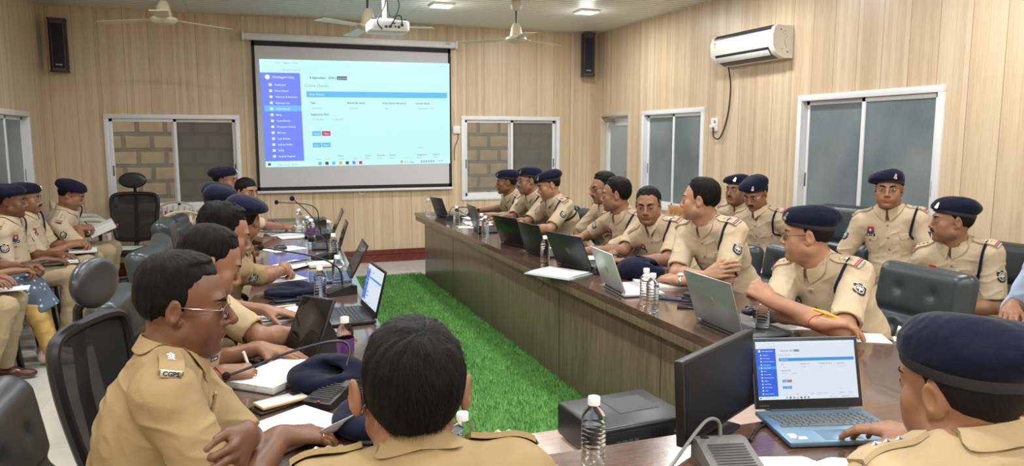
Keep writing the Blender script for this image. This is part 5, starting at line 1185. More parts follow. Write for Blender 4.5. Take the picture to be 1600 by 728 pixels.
def sheet(loc, yaw, label, w_=.21, d_=.297, kind='print', n=1, curl=0.0, name='paper_sheet', cat='paper', group=None):
    """n loose sheets (a stack is one bundle); local +Y is the top of the page"""
    th = max(.0006*n, .0012); b = MB(); nx, ny = 8, 10
    b.grid(lambda u, v: v3((u-.5)*w_, (v-.5)*d_, th+curl*(max(0, u-.55)/.45)**2+.5*curl*max(0, v-.7)**2), nx, ny, 0, th if curl == 0 else .0008)
    o = b.build(name, paper_mat(kind), None, loc, rad(yaw)); tag(o, label, cat, group); return o
M_PAGES = plain('page_block', (226, 222, 208), .8)
def notebook(loc, yaw, label, w_=.18, d_=.25, th=.014, cover=(60, 66, 90), kind='ruled', opened=False, name='notebook'):
    e = empty(name, loc, rad(yaw), label, 'notebook'); mc = plain('cover_%d_%d_%d' % cover, cover, .5)
    if not opened:
        MB().box((0, 0, .0015), (w_+.006, d_+.006, .003), .001).box((-w_/2-.002, 0, th/2), (.004, d_+.006, th), .0015).build('cover', mc, e); MB().box((0, 0, th/2), (w_, d_, th-.003), .001).build('page_block', M_PAGES, e)
        MB().grid(lambda u, v: v3((u-.5)*w_, (v-.5)*d_, th+.001+.008*max(0, u-.7)*max(0, v-.3)), 6, 6, 0, .0008).build('top_page', paper_mat(kind), e)
    else:
        MB().box((0, 0, .0015), (2*w_+.01, d_+.006, .003), .001).build('cover', mc, e)
        for sx in (-1, 1):
            hgt = lambda u: th*(1-.45*u)*(.25+.75*min(1, u*6))
            MB().grid(lambda u, v: v3(sx*u*w_, (v-.5)*d_, .003+hgt(u)), 14, 4, 0).build('page_block', M_PAGES, e)
            MB().grid(lambda u, v: v3(sx*(.01+u*(w_-.012)), (v-.5)*(d_-.002), .0042+hgt(.01/w_+u*.98)), 14, 4).build('top_page', paper_mat(kind), e)
            MB().box((sx*w_*.5, 0, .003+th*.25), (w_*.98, d_-.004, th*.5), .001).build('page_edge', M_PAGES, e)
    return e
def table_beret(loc, yaw, label, s=1.0, seed=1, flat=.55):
    G = Grid((-.19, -.17, -.02), (.19, .17, .12), .005); G.ell((0, 0, .030*flat/.55), (.135, .115, .040*flat/.55), rotz(.2), .02); G.ell((.04, .01, .035), (.10, .09, .038*flat/.55), roty(.15), .03); G.ell((-.02, -.03, .066), (.10, .045, .013), roty(.25)@rotx(.15), .045, 's'); G.cut((0, 0, .001), (0, 0, -1), k=.004)
    V, Q = G.mesh(); V = relax(V, Q, 2); N = vnormals(V, Q); V = V+N*(.0045*vnoise(V*v3(.8, 1.5, 1), 20, seed)*np.clip(V[:, 2]/.01, 0, 1))[:, None]; V[:, 2] = np.maximum(V[:, 2], .001)
    o = qmesh('beret', V*s, Q, [M_BERET], None, None, loc, rad(yaw)); tag(o, label, 'cap', 'berets lying on the tables')
    a = np.linspace(PI*.9, PI*1.95, 18); ring = np.stack([.128*np.cos(a), .110*np.sin(a), .010+0*a], 1)@rotz(.2).T
    MB().tube(ring*s, .006*s, 6, 0, True, 1.3).build('beret_band', M_BAND, o); return o
M_MICG = plain('mic_grey', (112, 112, 108), .4); M_GRILL = plain('mic_grille', (70, 70, 70), .6); M_FOAM = plain('mic_foam', (14, 14, 16), .95, bump=.8, bscale=600)
def mic(loc, yaw, neck, label, mat=None, head_r=.014, base=(.115, .15), foam=True):
    """neck: points in the room, from the base to the head"""
    mat = mat or M_BLK; e = empty('table_microphone', loc, rad(yaw), label, 'microphone', 'gooseneck microphones on the tables'); bw, bd = base; Ai = rotz(rad(yaw)).T
    pr = [(-bd/2, 0), (bd/2, 0), (bd/2, .046), (bd*.30, .052), (-bd/2, .020)]
    R = np.array([[0, 0, 1.], [1., 0, 0], [0, 1., 0]]); bo = MB().prism(pr, -bw/2, bw/2, R).build('base', mat, e)
    sl = math.atan2(.032, bd*.8); Rg = rotx(sl); g = MB()
    for i in range(9): g.box((0, -bd*.38+bd*.062*i, .0245+.032/(bd*.8)*(bd*.062*i+bd*.12)), (bw*.72, .003, .002), 0, Rg)
    g.build('grille', M_GRILL, bo); MB().box((-bw*.30, bd*.36, .052), (.02, .016, .008), .002).build('button', M_BLK, bo); MB().box((bw*.05, -bd*.47, .0235), (.012, .006, .004), .001).build('lamp_lens', plain('red_lens', (190, 60, 60), .2), bo)
    P = np.array([Ai@(v3(p)-v3(loc)) for p in neck]); C_ = bez(P, 8); MB().tube(C_, np.linspace(.0052, .0042, len(C_)), 8).build('gooseneck', mat if mat is M_MICG else M_BLK, e)
    if foam: G = Grid(P[-1]-.03, P[-1]+.03, .004); G.ell(P[-1], (head_r, head_r, head_r*1.05), None); V, Q = G.mesh(); qmesh('head', V, Q, [M_FOAM], e)
    return e
def phone(loc, yaw, label, w_=.073, d_=.15, body=(26, 26, 30), glass=None, rim=None):
    e = empty('mobile_phone', loc, rad(yaw), label, 'phone'); MB().box((0, 0, .0045), (w_, d_, .009), .004, None, 0, 3).build('body', plain('phone_%d_%d_%d' % body, body, .3), e)
    MB().box((0, 0, .0093), (w_-.006, d_-.006, .0008), .0003).build('face', glass or M_LCD, e); MB().box((-w_*.22, d_*.36, .0102), (.028, .030, .002), .001).build('camera_bump', plain('camera_dark', (30, 30, 34), .3), e)
    return e
def pen(p0, p1, label, col=(40, 50, 120), r=.0042):
    p0, p1 = v3(p0), v3(p1); d = unit(p1-p0); e = empty('pen', tuple(p0), 0, label, 'pen'); q = p1-p0; L = np.linalg.norm(q)
    MB().tube([d*.012, d*L], r, 10).build('barrel', plain('pen_%d_%d_%d' % col, col, .35), e); MB().tube([v3(0, 0, 0), d*.013], [.0007, r*.8], 8).build('tip', M_SILV, e); return e
def mouse_dev(loc, yaw, label, col=(34, 36, 40)):
    G = Grid((-.04, -.065, -.005), (.04, .065, .045), .004); G.ell((0, 0, .008), (.031, .054, .030), None, .01); G.cut((0, 0, .001), (0, 0, -1)); V, Q = G.mesh(); o = qmesh('computer_mouse', relax(V, Q, 2), Q, [plain('mouse_%d' % col[0], col, .35)], None, None, loc, rad(yaw)); tag(o, label, 'mouse')
    MB().box((0, .028, .034), (.006, .016, .007), .002).build('scroll_wheel', M_KEY, o); return o
# ---------------------------------------------------------------- chairs in place
leather_chair((-.32, 1.98, 0), rad(-92), 'black leather office chair at the lower left corner behind the man in rimless glasses', M_LEATH2, .50)
net_chair((-.22, 2.66, 0), rad(-108), 'black mesh office chair with oval headrest on the left behind the foreground officer').scale = (.93, .93, .92)
leather_chair((-.26, 3.45, 0), rad(-95), 'grey leather office chair on the left just beyond the headrest of the mesh chair', None, .47)
leather_chair((-.24, 4.45, 0), rad(-100), 'dark teal leather office chair at the left table, nearer of two side by side', None, .52)
leather_chair((-.22, 4.98, 0), rad(-85), 'dark teal leather office chair at the left table, farther of two side by side', None, .52)
leather_chair((-.26, 5.62, 0), rad(-90), 'dark leather office chair at the left table in front of the cream plastic chair', None, .56)
leather_chair((-.26, 6.6, 0), rad(-100), 'dark leather office chair of the bareheaded woman at the left table', None, .42)
leather_chair((-.34, 7.32, 0), rad(-100), 'dark leather office chair of the farthest officer at the left table', None, .42)
e = net_chair((-1.20, 8.52, 0), rad(172), 'black mesh office chair with headrest and papers on its seat below the left window'); e.scale = (.95, .95, .95)
sheet((-1.20, 8.48, .455), 165, 'white papers lying on the seat of the empty mesh chair', .22, .30, 'blank', 4, 0, 'paper_bundle', 'papers')
plastic_chair((-.85, 8.95, 0), rad(165), 'off-white plastic armchair right of the mesh chair below the left window', M_PLAS, 'white plastic chairs')
plastic_chair((-.50, 7.75, 0), rad(-150), 'cream plastic armchair behind the officers at the left table', M_PLASC, 'white plastic chairs')
for i, s in enumerate(('lowest chair in the stack of white plastic armchairs in the left corner', 'middle chair in the stack of white plastic armchairs in the left corner', 'topmost chair in the stack of white plastic armchairs in the left corner')):
    plastic_chair((-1.62, 8.72, .05*i), rad(-75), s, M_PLAS, 'white plastic chairs')
pad_chair((-1.72, 6.42, 0), rad(-92), 'black framed chair with blue seat under the officer at the left edge')
pad_chair((-1.72, 7.08, 0), rad(-92), 'black framed chair with blue seat under the moustached officer by the left wall')
plastic_chair((-1.66, 7.66, 0), rad(-88), 'off-white plastic armchair under the officer reading by the left wall', M_PLAS, 'white plastic chairs')
pad_chair((-1.72, 5.86, 0), rad(-92), 'black framed chair under the woman in flowered tunic at the left edge')
pad_chair((-1.72, 5.42, 0), rad(-92), 'black framed chair nearest the camera along the left wall')
# right side
for (x, y, yaw, s, m, hg) in ((2.92, 7.2, 92, 'dark leather office chair of the farthest officer at the right table', None, .42), (2.90, 6.55, 90, 'dark leather office chair of the second farthest officer at the right table', None, .42),
    (2.88, 6.0, 92, 'dark green leather office chair behind the third capped officer at the right table', None, .46), (2.95, 5.25, 90, 'dark leather office chair of the half hidden moustached officer at the right table', None, .46), (2.86, 4.76, 92, 'dark leather office chair of the officer writing at the right table', None, .40), (2.88, 4.22, 98, 'dark leather office chair of the officer looking at the camera', None, .40),
    (2.84, 3.58, 92, 'dark teal leather office chair of the officer with folded arms', None, .46), (2.78, 2.62, 92, 'wide dark teal tufted leather chair behind the capped officer in glasses', None, .50)):
    leather_chair((x, y, 0), rad(yaw), s, m, hg)
leather_chair((4.12, 4.42, 0), rad(105), 'empty dark tufted leather chair between the officers below the right window', None, .60)
leather_chair((4.06, 3.66, 0), rad(115), 'dark leather chair of the capped officer facing the camera by the right window', M_LEATH2, .56)
leather_chair((3.98, 3.0, 0), rad(95), 'dark leather chair of the moustached officer in profile on the right', M_LEATH2, .50)
leather_chair((3.75, 2.28, 0), rad(100), 'dark leather chair of the person in the light blue shirt', M_LEATH2, .46)
wood_chair((3.72, 6.15, 0), rad(95), 'light wooden chair by the right wall, left one of the pair'); wood_chair((3.78, 5.62, 0), rad(95), 'light wooden chair by the right wall, right one of the pair')
wood_chair((4.05, 5.12, 0), rad(105), 'light wooden chair under the officer with dark beret by the right wall'); leather_chair((3.96, 4.78, 0), rad(110), 'dark leather chair under the officer reading by the right wall', None, .42)
leather_chair((.22, .78, 0), rad(0), 'dark leather office chair of the bareheaded officer at the head table', None, .40); leather_chair((1.18, .58, 0), rad(0), 'dark leather office chair of the capped officer at the laptop', None, .40)
# ---------------------------------------------------------------- people
DK, MD, LT = KHAKI['dark'], KHAKI['mid'], KHAKI['light']
PEOPLE = {}
def pp(key, *a, **k):
    k.setdefault('seed', len(PEOPLE)+3)
    if key[0] in 'PRF': k.setdefault('emin', .792)
    PEOPLE[key] = person(*a, **k)
Z0 = 0.0
# left table
pp('P6', 'bareheaded officer in khaki with rimless glasses leaning on the left foreground table', (-.32, 1.90), -88, (-.16, 1.945, 1.178), (-93, -8, 2),
   ((.055, 1.89, .828), (1, .42, -.22), (-.1, .1, -1), 'relax', (-.22, 1.60, .68)), ((-.030, 1.775, .885), (-.22, -.95, -.16), (-.95, .2, -.15), 'curl', (-.05, 2.2, .70)),
   near=True, h=.0030, shirt=DK, skin='deep', glasses='light', hair_top=.015, recede=.026, hair_front=.076, nose=1.07, ear=.004, strands=9000, strand_len=.022, swirl=.3, cheek=.7, lanyard=False, rank_red=False, plates=True, sleeve_patch=False, belly=.9, bs=1.06, hs=1.02, sleeve=.95, legs=True, stubble=.4, emin=.755, arm_len=.95, **{'raise': (.025, .02)})
pp('P7', 'bareheaded officer writing beside the man in rimless glasses, partly hidden', (-.34, 2.70), -88, (-.13, 2.62, 1.17), (-82, -24, 0),
   ((-.105, 2.585, .80), (1, .25, -.1), (0, .25, -1), 'pen', (-.60, 2.30, .72)), ((.02, 2.85, .80), (.8, -.4, -.1), (0, 0, -1), 'flat'),
   near=True, h=.0034, shirt=MD, skin='mid', strands=5000, strand_len=.025, swirl=.2, hair_top=.014, emin=0, lanyard=False, wrist={1: 'thread'})
pp('P8', 'dark curly haired officer reaching for the tablet at the left table', (-.36, 3.32), -88, (-.10, 3.22, 1.19), (-80, -16, 0),
   ((.24, 3.03, .79), (1, -.1, -.05), (0, 0, -1), 'relax', (-.05, 2.9, .78)), ((.05, 3.5, .80), (.8, -.3, -.1), (0, 0, -1), 'flat'), shirt=MD, skin='mid', h=.004, hair_top=.022, tuft=2.2, strands=3000, strand_len=.03, lanyard=False)
pp('P9', 'officer in navy beret with clasped hands on papers at the left table', (-.28, 4.28), -84, (-.03, 4.15, 1.155), (-22, -6, 4),
   ((.17, 4.46, .815), (.5, .8, 0), (-.7, .3, -.5), 'curl', (-.02, 3.98, .76)), ((.13, 4.58, .80), (.8, -.35, 0), (.3, -.6, -.7), 'curl', (-.05, 4.6, .78)),
   cap=True, shirt=DK, skin='mid', h=.004, wrist={1: 'thread'}, rank_red=False, flop=1.05, lanyard=False, cap_h=.006)
pp('P10', 'officer in navy beret seen from behind, second cap from the camera at the left table', (-.36, 5.10), -82, (-.185, 5.20, 1.15), (-14, 0, 0), None, None, cap=True, shirt=MD, skin='mid', flop=1.0, cap_h=.008)
pp('P11', 'officer of whom mostly the top of a navy beret shows behind another cap', (-.40, 5.86), -85, (-.215, 5.82, 1.14), (-30, 0, 0), None, None, cap=True, shirt=MD, skin='mid')
pp('P13', 'bareheaded woman officer facing the camera with one arm along the left table', (-.26, 6.62), -92, (-.01, 6.62, 1.135), (-138, -4, 0),
   ((.30, 6.80, .80), (1, .2, 0), (0, .5, -1), 'curl', (.05, 6.35, .77)), ((.22, 7.0, .80), (1, -.3, 0), (0, -.3, -1), 'curl'), shirt=LT, skin='mid', hair='woman', hair_top=.012, bs=.93, hs=.97, stubble=0, wrist={1: 'thread', -1: 'black'}, lanyard=False, plates=False, sleeve_patch=False)
pp('P12', 'officer in navy beret and glasses farthest back at the left table', (-.36, 7.34), -95, (-.19, 7.28, 1.20), (-112, 0, 0), None, None, cap=True, shirt=LT, skin='mid', glasses='dark')
# right table
pp('R1', 'officer in navy beret farthest back at the right table, reaching past a laptop', (2.88, 7.24), 95, (2.53, 7.22, 1.135), (76, -4, 0), ((2.42, 7.72, .80), (-.9, .4, -.05), (0, 0, -1), 'relax'), ((2.30, 7.05, .80), (-1, .2, 0), (0, 0, -1), 'relax', (2.5, 6.8, .78)), cap=True, skin='dark', wrist={})
pp('R2', 'officer in navy beret and glasses, second from the back at the right table', (2.86, 6.60), 98, (2.53, 6.58, 1.185), (84, -2, 0), ((2.32, 6.85, .80), (-1, -.1, 0), (0, 0, -1), 'relax'), ((2.30, 6.55, .80), (-.9, .4, 0), (0, 0, -1), 'curl', (2.5, 6.25, .78)), cap=True, skin='mid', glasses='dark', moustache=.8, cheek=.6, wrist={-1: 'black'})
pp('R3', 'officer in navy beret looking down, third from the back at the right table', (2.84, 6.04), 98, (2.52, 6.05, 1.175), (82, -16, 0), ((2.30, 6.30, .80), (-1, -.1, 0), (0, 0, -1), 'relax'), ((2.28, 5.98, .80), (-.9, .4, 0), (0, 0, -1), 'relax', (2.5, 5.7, .78)), cap=True, skin='fair', flop=.8)
pp('R4', 'bareheaded officer with moustache and glasses half hidden at the right table', (2.94, 5.30), 92, (2.66, 5.26, 1.195), (86, -8, 0), None, None, skin='mid', glasses='dark', moustache=1.2, shirt=LT, hair_top=.018)
pp('R5', 'bareheaded officer in glasses holding a pen at the right table', (2.82, 4.80), 104, (2.51, 4.76, 1.18), (58, -4, 0), ((2.33, 5.02, .83), (-.9, .2, .15), (0, .4, -1), 'pen', (2.45, 5.25, .78)), ((2.26, 4.66, .80), (-.9, .4, 0), (0, 0, -1), 'relax', (2.45, 4.4, .78)), skin='mid', glasses='light', h=.004, hair_top=.018, strands=1500, strand_len=.025)
pp('R6', 'bareheaded officer leaning forward and looking straight at the camera', (2.84, 4.26), 116, (2.51, 4.30, 1.145), (139, -9, 3), ((2.34, 4.46, .80), (-.8, -.5, 0), (0, 0, -1), 'relax', (2.40, 4.70, .78)), ((2.28, 4.14, .80), (-.7, .7, 0), (0, 0, -1), 'curl', (2.45, 3.9, .76)), skin='mid', near=True, h=.0032, hair_top=.010, recede=.012, strands=2500, strand_len=.012, cheek=.55, frown=.0035, eye_open=.85, moustache=0, stubble=.7, nose=1.03, gaze=-.1)
pp('R7', 'bareheaded officer with folded arms turned towards the projection screen', (2.80, 3.60), 107, (2.44, 3.60, 1.235), (44, -1, 0), ((2.335, 3.365, .835), (.42, -.75, .42), (.75, .3, -.3), 'relax', (2.28, 3.82, .76)), ((2.235, 3.50, .795), (-.15, 1, .05), (.2, 0, -1), 'relax', (2.42, 3.24, .74)), skin='fair', near=True, h=.0032, hair_top=.017, hair_front=.078, strands=4500, strand_len=.024, bs=1.06, belly=.5, cheek=.5, wrist={-1: 'steel'})
pp('R8', 'officer in navy beret and glasses holding a yellow pen at the right table', (2.74, 2.62), 106, (2.36, 2.64, 1.155), (47, -3, -3), ((2.15, 2.31, .842), (.92, -.38, -.04), (.1, -.25, -1), 'relax', (2.08, 2.86, .78)), ((2.06, 2.50, .905), (-.35, .75, .45), (.3, .55, -.4), 'fist', (2.42, 2.30, .80)), skin='fair', cap=True, near=True, h=.0032, glasses='dark', belly=.9, bs=1.07, cheek=.8, wrist={1: 'thread'}, arm_len=1.13, patch_f=2.2, cap_h=.004)
# right wall row
pp('B1', 'officer in dark beret and glasses by the right wall beside the reading officer', (4.06, 5.14), 108, (3.80, 5.08, 1.165), (104, 0, 0), None, None, cap=True, skin='mid', glasses='light', moustache=.9, cheek=.7)
pp('B2', 'officer in navy beret and glasses looking down at a paper by the right wall', (3.96, 4.76), 112, (3.70, 4.72, 1.16), (112, -24, 0), ((3.62, 4.60, .70), (-.8, -.5, -.1), (0, 0, -1), 'curl'), ((3.72, 4.42, .70), (-.9, .3, -.1), (0, 0, -1), 'curl'), cap=True, skin='mid', glasses='light', moustache=1.1)
pp('B3', 'officer in navy beret sitting upright and facing the camera below the right window', (4.06, 3.68), 124, (3.93, 3.68, 1.250), (128, 3, 0), ((3.62, 3.76, .70), (-.6, -.8, -.2), (0, 0, -1), 'relax'), ((3.86, 3.32, .72), (-.9, .1, -.2), (0, 0, -1), 'relax'), cap=True, skin='mid', near=True, h=.0034, stubble=.3, moustache=0, cheek=.4, gaze=.05, cap_h=.01)
pp('B4', 'officer in navy beret with moustache in profile at the right side', (3.94, 3.02), 112, (3.70, 3.02, 1.125), (54, 0, 0), ((3.50, 3.20, .66), (-.9, .1, -.2), (0, 0, -1), 'relax'), ((3.56, 2.86, .66), (-.9, .2, -.2), (0, 0, -1), 'relax'), cap=True, skin='mid', near=True, h=.0034, moustache=1.2, flop=1.2, cap_h=.008)
M_BLUES = cloth_mat('pale_blue_shirt', (178, 198, 224), 700, .25); M_JEAN = cloth_mat('dark_blue_trousers', (38, 52, 78), 700, .3)
pp('B5', 'person in light blue shirt and dark blue trousers cut by the right edge', (3.72, 2.26), 100, (3.52, 2.22, 1.20), (60, -5, 0), ((3.36, 2.40, .80), (-.75, -.45, -.2), (0, 0, -1), 'relax'), ((3.36, 2.20, .82), (-.7, .5, -.2), (0, -.3, -1), 'curl'), shirt=M_BLUES, trousers=M_JEAN, skin='mid', uniform=False, sleeve=1.25)
# left wall row
LK = lambda: {1: (.11, .43, .535), -1: (-.11, .43, .535)}
pp('L1', 'officer in navy beret at the left edge holding a notebook on his lap', (-1.74, 6.42), -92, (-1.66, 6.36, 1.125), (-84, -3, 0), ((-1.44, 6.26, .69), (.9, .3, -.1), (0, 0, -1), 'relax'), ((-1.40, 6.52, .69), (.9, -.4, -.1), (0, 0, -1), 'relax'), cap=True, skin='dark', knees={1: (.10, .46, .56), -1: (-.12, .46, .56)}, h=.0042)
pp('L2', 'moustached officer in navy beret with folded hands by the left wall', (-1.74, 7.06), -94, (-1.70, 6.98, 1.10), (-98, -4, 0), ((-1.40, 6.98, .71), (.8, .4, 0), (0, .6, -.7), 'curl'), ((-1.38, 7.08, .70), (.8, -.4, 0), (0, -.5, -.7), 'curl'), cap=True, skin='mid', moustache=1.4, glasses='light', knees={1: (.11, .46, .55), -1: (-.11, .46, .55)})
pp('L3', 'heavy officer in navy beret writing in a brown diary by the left wall', (-1.68, 7.60), -90, (-1.47, 7.42, 1.09), (-88, -22, 0), ((-1.42, 7.36, .80), (.9, .45, 0), (-.2, .5, -1), 'pen', (-1.52, 7.10, .70)), ((-1.33, 7.73, .715), (.95, -.45, .1), (0, -.1, 1), 'relax'), cap=True, skin='mid', near=True, h=.0036, belly=1.3, bs=1.08, cheek=1.0, knees={1: (.13, .46, .56), -1: (-.15, .46, .56)})
M_FLOR = cloth_mat('blue_flowered', (86, 112, 146), 500, .2)
def floral():
    t = NT('flowered_cotton'); v = t.n('TexVoronoi'); t.l(t.coord((1, 1, 1)), v.inputs['Vector']); v.inputs['Scale'].default_value = 26
    t.l(t.mix(t.math('LESS_THAN', v.outputs[0], .26), lin((90, 106, 126)), lin((196, 200, 196))), t.b.inputs['Base Color']); t.b.inputs['Roughness'].default_value = .85; return t.m
M_FLOR = floral(); M_YEL = cloth_mat('mustard_leggings', (208, 172, 104), 700, .2); M_PINKS = plain('pink_shoe', (208, 176, 174), .6, bump=.3)
pp('L4', 'woman in blue flowered tunic and mustard leggings at the left edge', (-1.80, 5.86), -88, (-1.77, 5.84, 1.12), (-80, -10, 0), ((-1.50, 5.72, .70), (.9, .3, 0), (0, 0, -1), 'curl'), ((-1.48, 5.92, .70), (.9, -.2, 0), (0, 0, -1), 'curl'), shirt=M_FLOR, trousers=M_YEL, shoes=M_PINKS, socks=M_BLK, uniform=False, skirt=M_FLOR, skin='mid', hair='woman', stubble=0, bs=.9, knees={1: (.05, .33, .53), -1: (-.10, .33, .53)}, ankles={1: (.06, .46, .10), -1: (-.12, .42, .10)}, leg_h=.009)
pp('L5', 'person in khaki trousers and brown shoes nearest on the left, mostly out of the picture', (-1.82, 5.44), -90, (-1.80, 5.40, 1.20), (-85, -15, 0), ((-1.60, 5.34, .70), (.9, .2, 0), (0, 0, -1), 'relax'), ((-1.60, 5.54, .70), (.9, -.2, 0), (0, 0, -1), 'relax'), skin='mid', cap=True, knees={1: (.12, .36, .535), -1: (-.08, .36, .535)}, ankles={1: (.14, .22, .10), -1: (-.10, .26, .10)}, leg_h=.009)
# foreground
pp('F1', 'bareheaded officer seen from behind at the head table, black short hair', (.24, .92), -4, (.255, 1.235, 1.142), (-6, 4, 2), ((.42, 1.40, .80), (-.5, 1, 0), (0, 0, -1), 'relax'), ((.04, 1.40, .80), (.5, 1, 0), (0, 0, -1), 'relax'), near=True, h=.0030, shirt=DK, skin='mid', hair_top=.016, hair_side=.007, nape=-.115, ear=.016, neck=(0, 0, .012), **{'raise': (.035, .045)}, strands=16000, strand_len=.024, swirl=.5, tuft=1.3, forward=True, lanyard=False, rank_red=False, plates=False, hs=1.03, face=True)
pp('F2', 'officer in large navy beret seen from behind using the blue laptop', (1.22, .64), -8, (1.158, .905, 1.146), (2, -6, -3), ((1.615, 1.41, .800), (-.38, .95, -.05), (0, 0, -1), 'mouse', (1.66, 1.0, .85)), ((1.0, 1.26, .80), (.5, 1, 0), (0, 0, -1), 'relax'), near=True, h=.0030, shirt=MD, skin='mid', cap=True, strands=3000, strand_len=.008, flop=1.2, cap_h=.006, bs=1.08, **{'raise': (.02, .035)}, neck=(0, .02, .036), nape=-.10, lanyard=False, rank_red=False, plates=False, hs=1.0)
# ---------------------------------------------------------------- things on the tables
T = TH+.001
laptop((1.54, 1.60, T), -15, 'pale blue laptop in the right foreground showing the crime register page', .338, .238, .212, 16, (106, 132, 154), (108, 138, 162), True, None, key=M_KEYG, metal=.35, stickers=True)
def lap_from(p, q, depth, *a, **k):
    """p, q: far and near bottom corners of the lid; users sit towards +X (side=1) or -X (side=-1)"""
    side = k.pop('side', 1); p = v3(p[0], p[1], 0); q = v3(q[0], q[1], 0); mid = (p+q)/2; d = unit(q-p); inn = v3(-d[1], d[0], 0)
    if inn[0]*side < 0: inn = -inn
    c = mid+inn*depth/2; yaw = math.degrees(math.atan2(inn[0], -inn[1])); return laptop((c[0], c[1], T), yaw, *a, **k)
lap_from((1.91, 2.825), (1.90, 2.465), .25, 'silver grey laptop with round maker badge in front of the capped officer in glasses', .36, .25, .235, 18, (150, 156, 158), (120, 124, 128), None, 'DELL', (190, 194, 196), metal=.5)
lap_from((1.875, 3.70), (1.84, 3.37), .23, 'white silver laptop open before the officer looking at the camera', .33, .23, .225, 20, (206, 208, 212), (206, 208, 210), None, 'HP', (178, 182, 188), key=plain('key_white', (226, 226, 226), .5), metal=.3)
lap_from((1.90, 4.42), (1.985, 4.06), .25, 'black laptop with round logo in front of the clear paper folder', .37, .25, .235, 24, (46, 50, 52), (40, 42, 44), None, 'HP', (110, 114, 116))
lap_from((1.905, 5.01), (1.945, 4.70), .23, 'black laptop standing between two other dark laptops on the right table', .32, .23, .225, 18, (40, 46, 44), (36, 38, 40), None, 'HP', (60, 66, 66))
lap_from((1.885, 5.50), (1.965, 5.18), .24, 'dark laptop with purple sheen and small corner lettering on the right table', .34, .24, .23, 22, (56, 58, 56), (40, 42, 44), None, 'ThinkBook', (150, 150, 110), lid_rough=.18, metal=.7, mark_pos=(-.25, .88))
lap_from((1.95, 6.50), (1.935, 6.17), .23, 'grey laptop beside two bottles near the back of the right table', .33, .23, .225, 16, (88, 90, 94), (60, 62, 64), None, 'HP', (130, 132, 136))
lap_from((1.905, 7.75), (1.965, 7.47), .22, 'dark grey laptop farthest back on the right table', .29, .22, .205, 20, (64, 68, 70), (50, 52, 54), None, 'HP', (104, 106, 110))
lap_from((.495, 3.60), (.515, 3.26), .235, 'black laptop with red trim showing the crime register page on the left table', .335, .25, .22, 14, (30, 30, 34), (40, 38, 42), True, None, side=-1)
lap_from((.565, 4.62), (.55, 4.29), .235, 'dark open laptop with blue lit keyboard behind the bottle on the left table', .33, .235, .215, 28, (44, 46, 48), (86, 104, 150), None, None, side=-1)
lap_from((.665, 5.90), (.645, 5.62), .21, 'dark laptop beyond the diary on the left table, lid seen edge on', .28, .21, .19, 18, (48, 52, 54), (56, 60, 64), None, None, side=-1)
lap_from((.71, 6.78), (.685, 6.45), .23, 'dark grey laptop farthest back on the left table', .33, .23, .21, 25, (70, 72, 74), (60, 62, 66), None, None, side=-1)
# tablet
e = empty('tablet', (.158, 2.833, T), rad(-47), 'black tablet in a folding case standing on the left table', 'tablet'); a_ = rad(60); Rt = rotx(a_)
MB().box(Rt@v3(0, .118, 0)+v3(0, 0, .012), (.170, .236, .010), .004, Rt).build('case', M_BLK, e); MB().box(Rt@v3(0, .118, .0056)+v3(0, 0, .012), (.154, .222, .0012), .0005, Rt).build('display', plain('tablet_glass', (22, 20, 20), .05), e)
MB().prism([(.008, .0), (.17, 0), (.17, .008), (.085, .140)], -.075, .075, np.array([[0, 0, 1.], [1., 0, 0], [0, 1., 0]])).build('case_stand', M_LEATH2, e)
# bottles
for (x, y, s, h_, lab) in ((.80, 1.615, 'clear water bottle in the foreground left of the computer tower', .185, None), (.468, 1.66, 'clear water bottle half hidden behind the foreground head', .17, None), (.31, 2.66, 'water bottle with purple wrapper beside the tablet', .19, M_LABP), (.325, 3.80, 'clear water bottle next to the phone and beret on the left table', .19, None), (.45, 4.13, 'clear water bottle behind the microphone base on the left table', .19, None),
    (.53, 5.06, 'clear water bottle at the inner edge of the left table by the dark laptop', .195, None), (.47, 6.12, 'water bottle with purple wrapper farther along the left table', .19, M_LABP), (.46, 6.36, 'clear water bottle by the farthest laptop on the left table', .19, None), (.432, 7.03, 'clear water bottle farthest back on the left table', .19, None),
    (1.815, 3.05, 'clear water bottle in front of the white laptop, nearer of the pair', .19, None), (1.855, 3.18, 'clear water bottle in front of the white laptop, farther of the pair', .19, None), (1.85, 4.50, 'clear water bottle beside the black laptop with the clear folder', .19, None), (1.865, 5.86, 'clear water bottle left of the purple sheen laptop, nearer of the pair', .19, None), (1.90, 6.08, 'clear water bottle left of the purple sheen laptop, farther of the pair', .19, None),
    (1.96, 5.72, 'clear water bottle between the grey and purple sheen laptops', .19, None), (1.88, 6.82, 'clear water bottle near the back of the right table', .19, None), (1.83, 7.78, 'clear water bottle at the far corner of the right table', .19, None), (2.055, 2.54, 'clear water bottle by the grey laptop and computer mouse', .17, None)):
    bottle((x, y, T), s, h_, .0315 if h_ > .18 else .0300, lab)
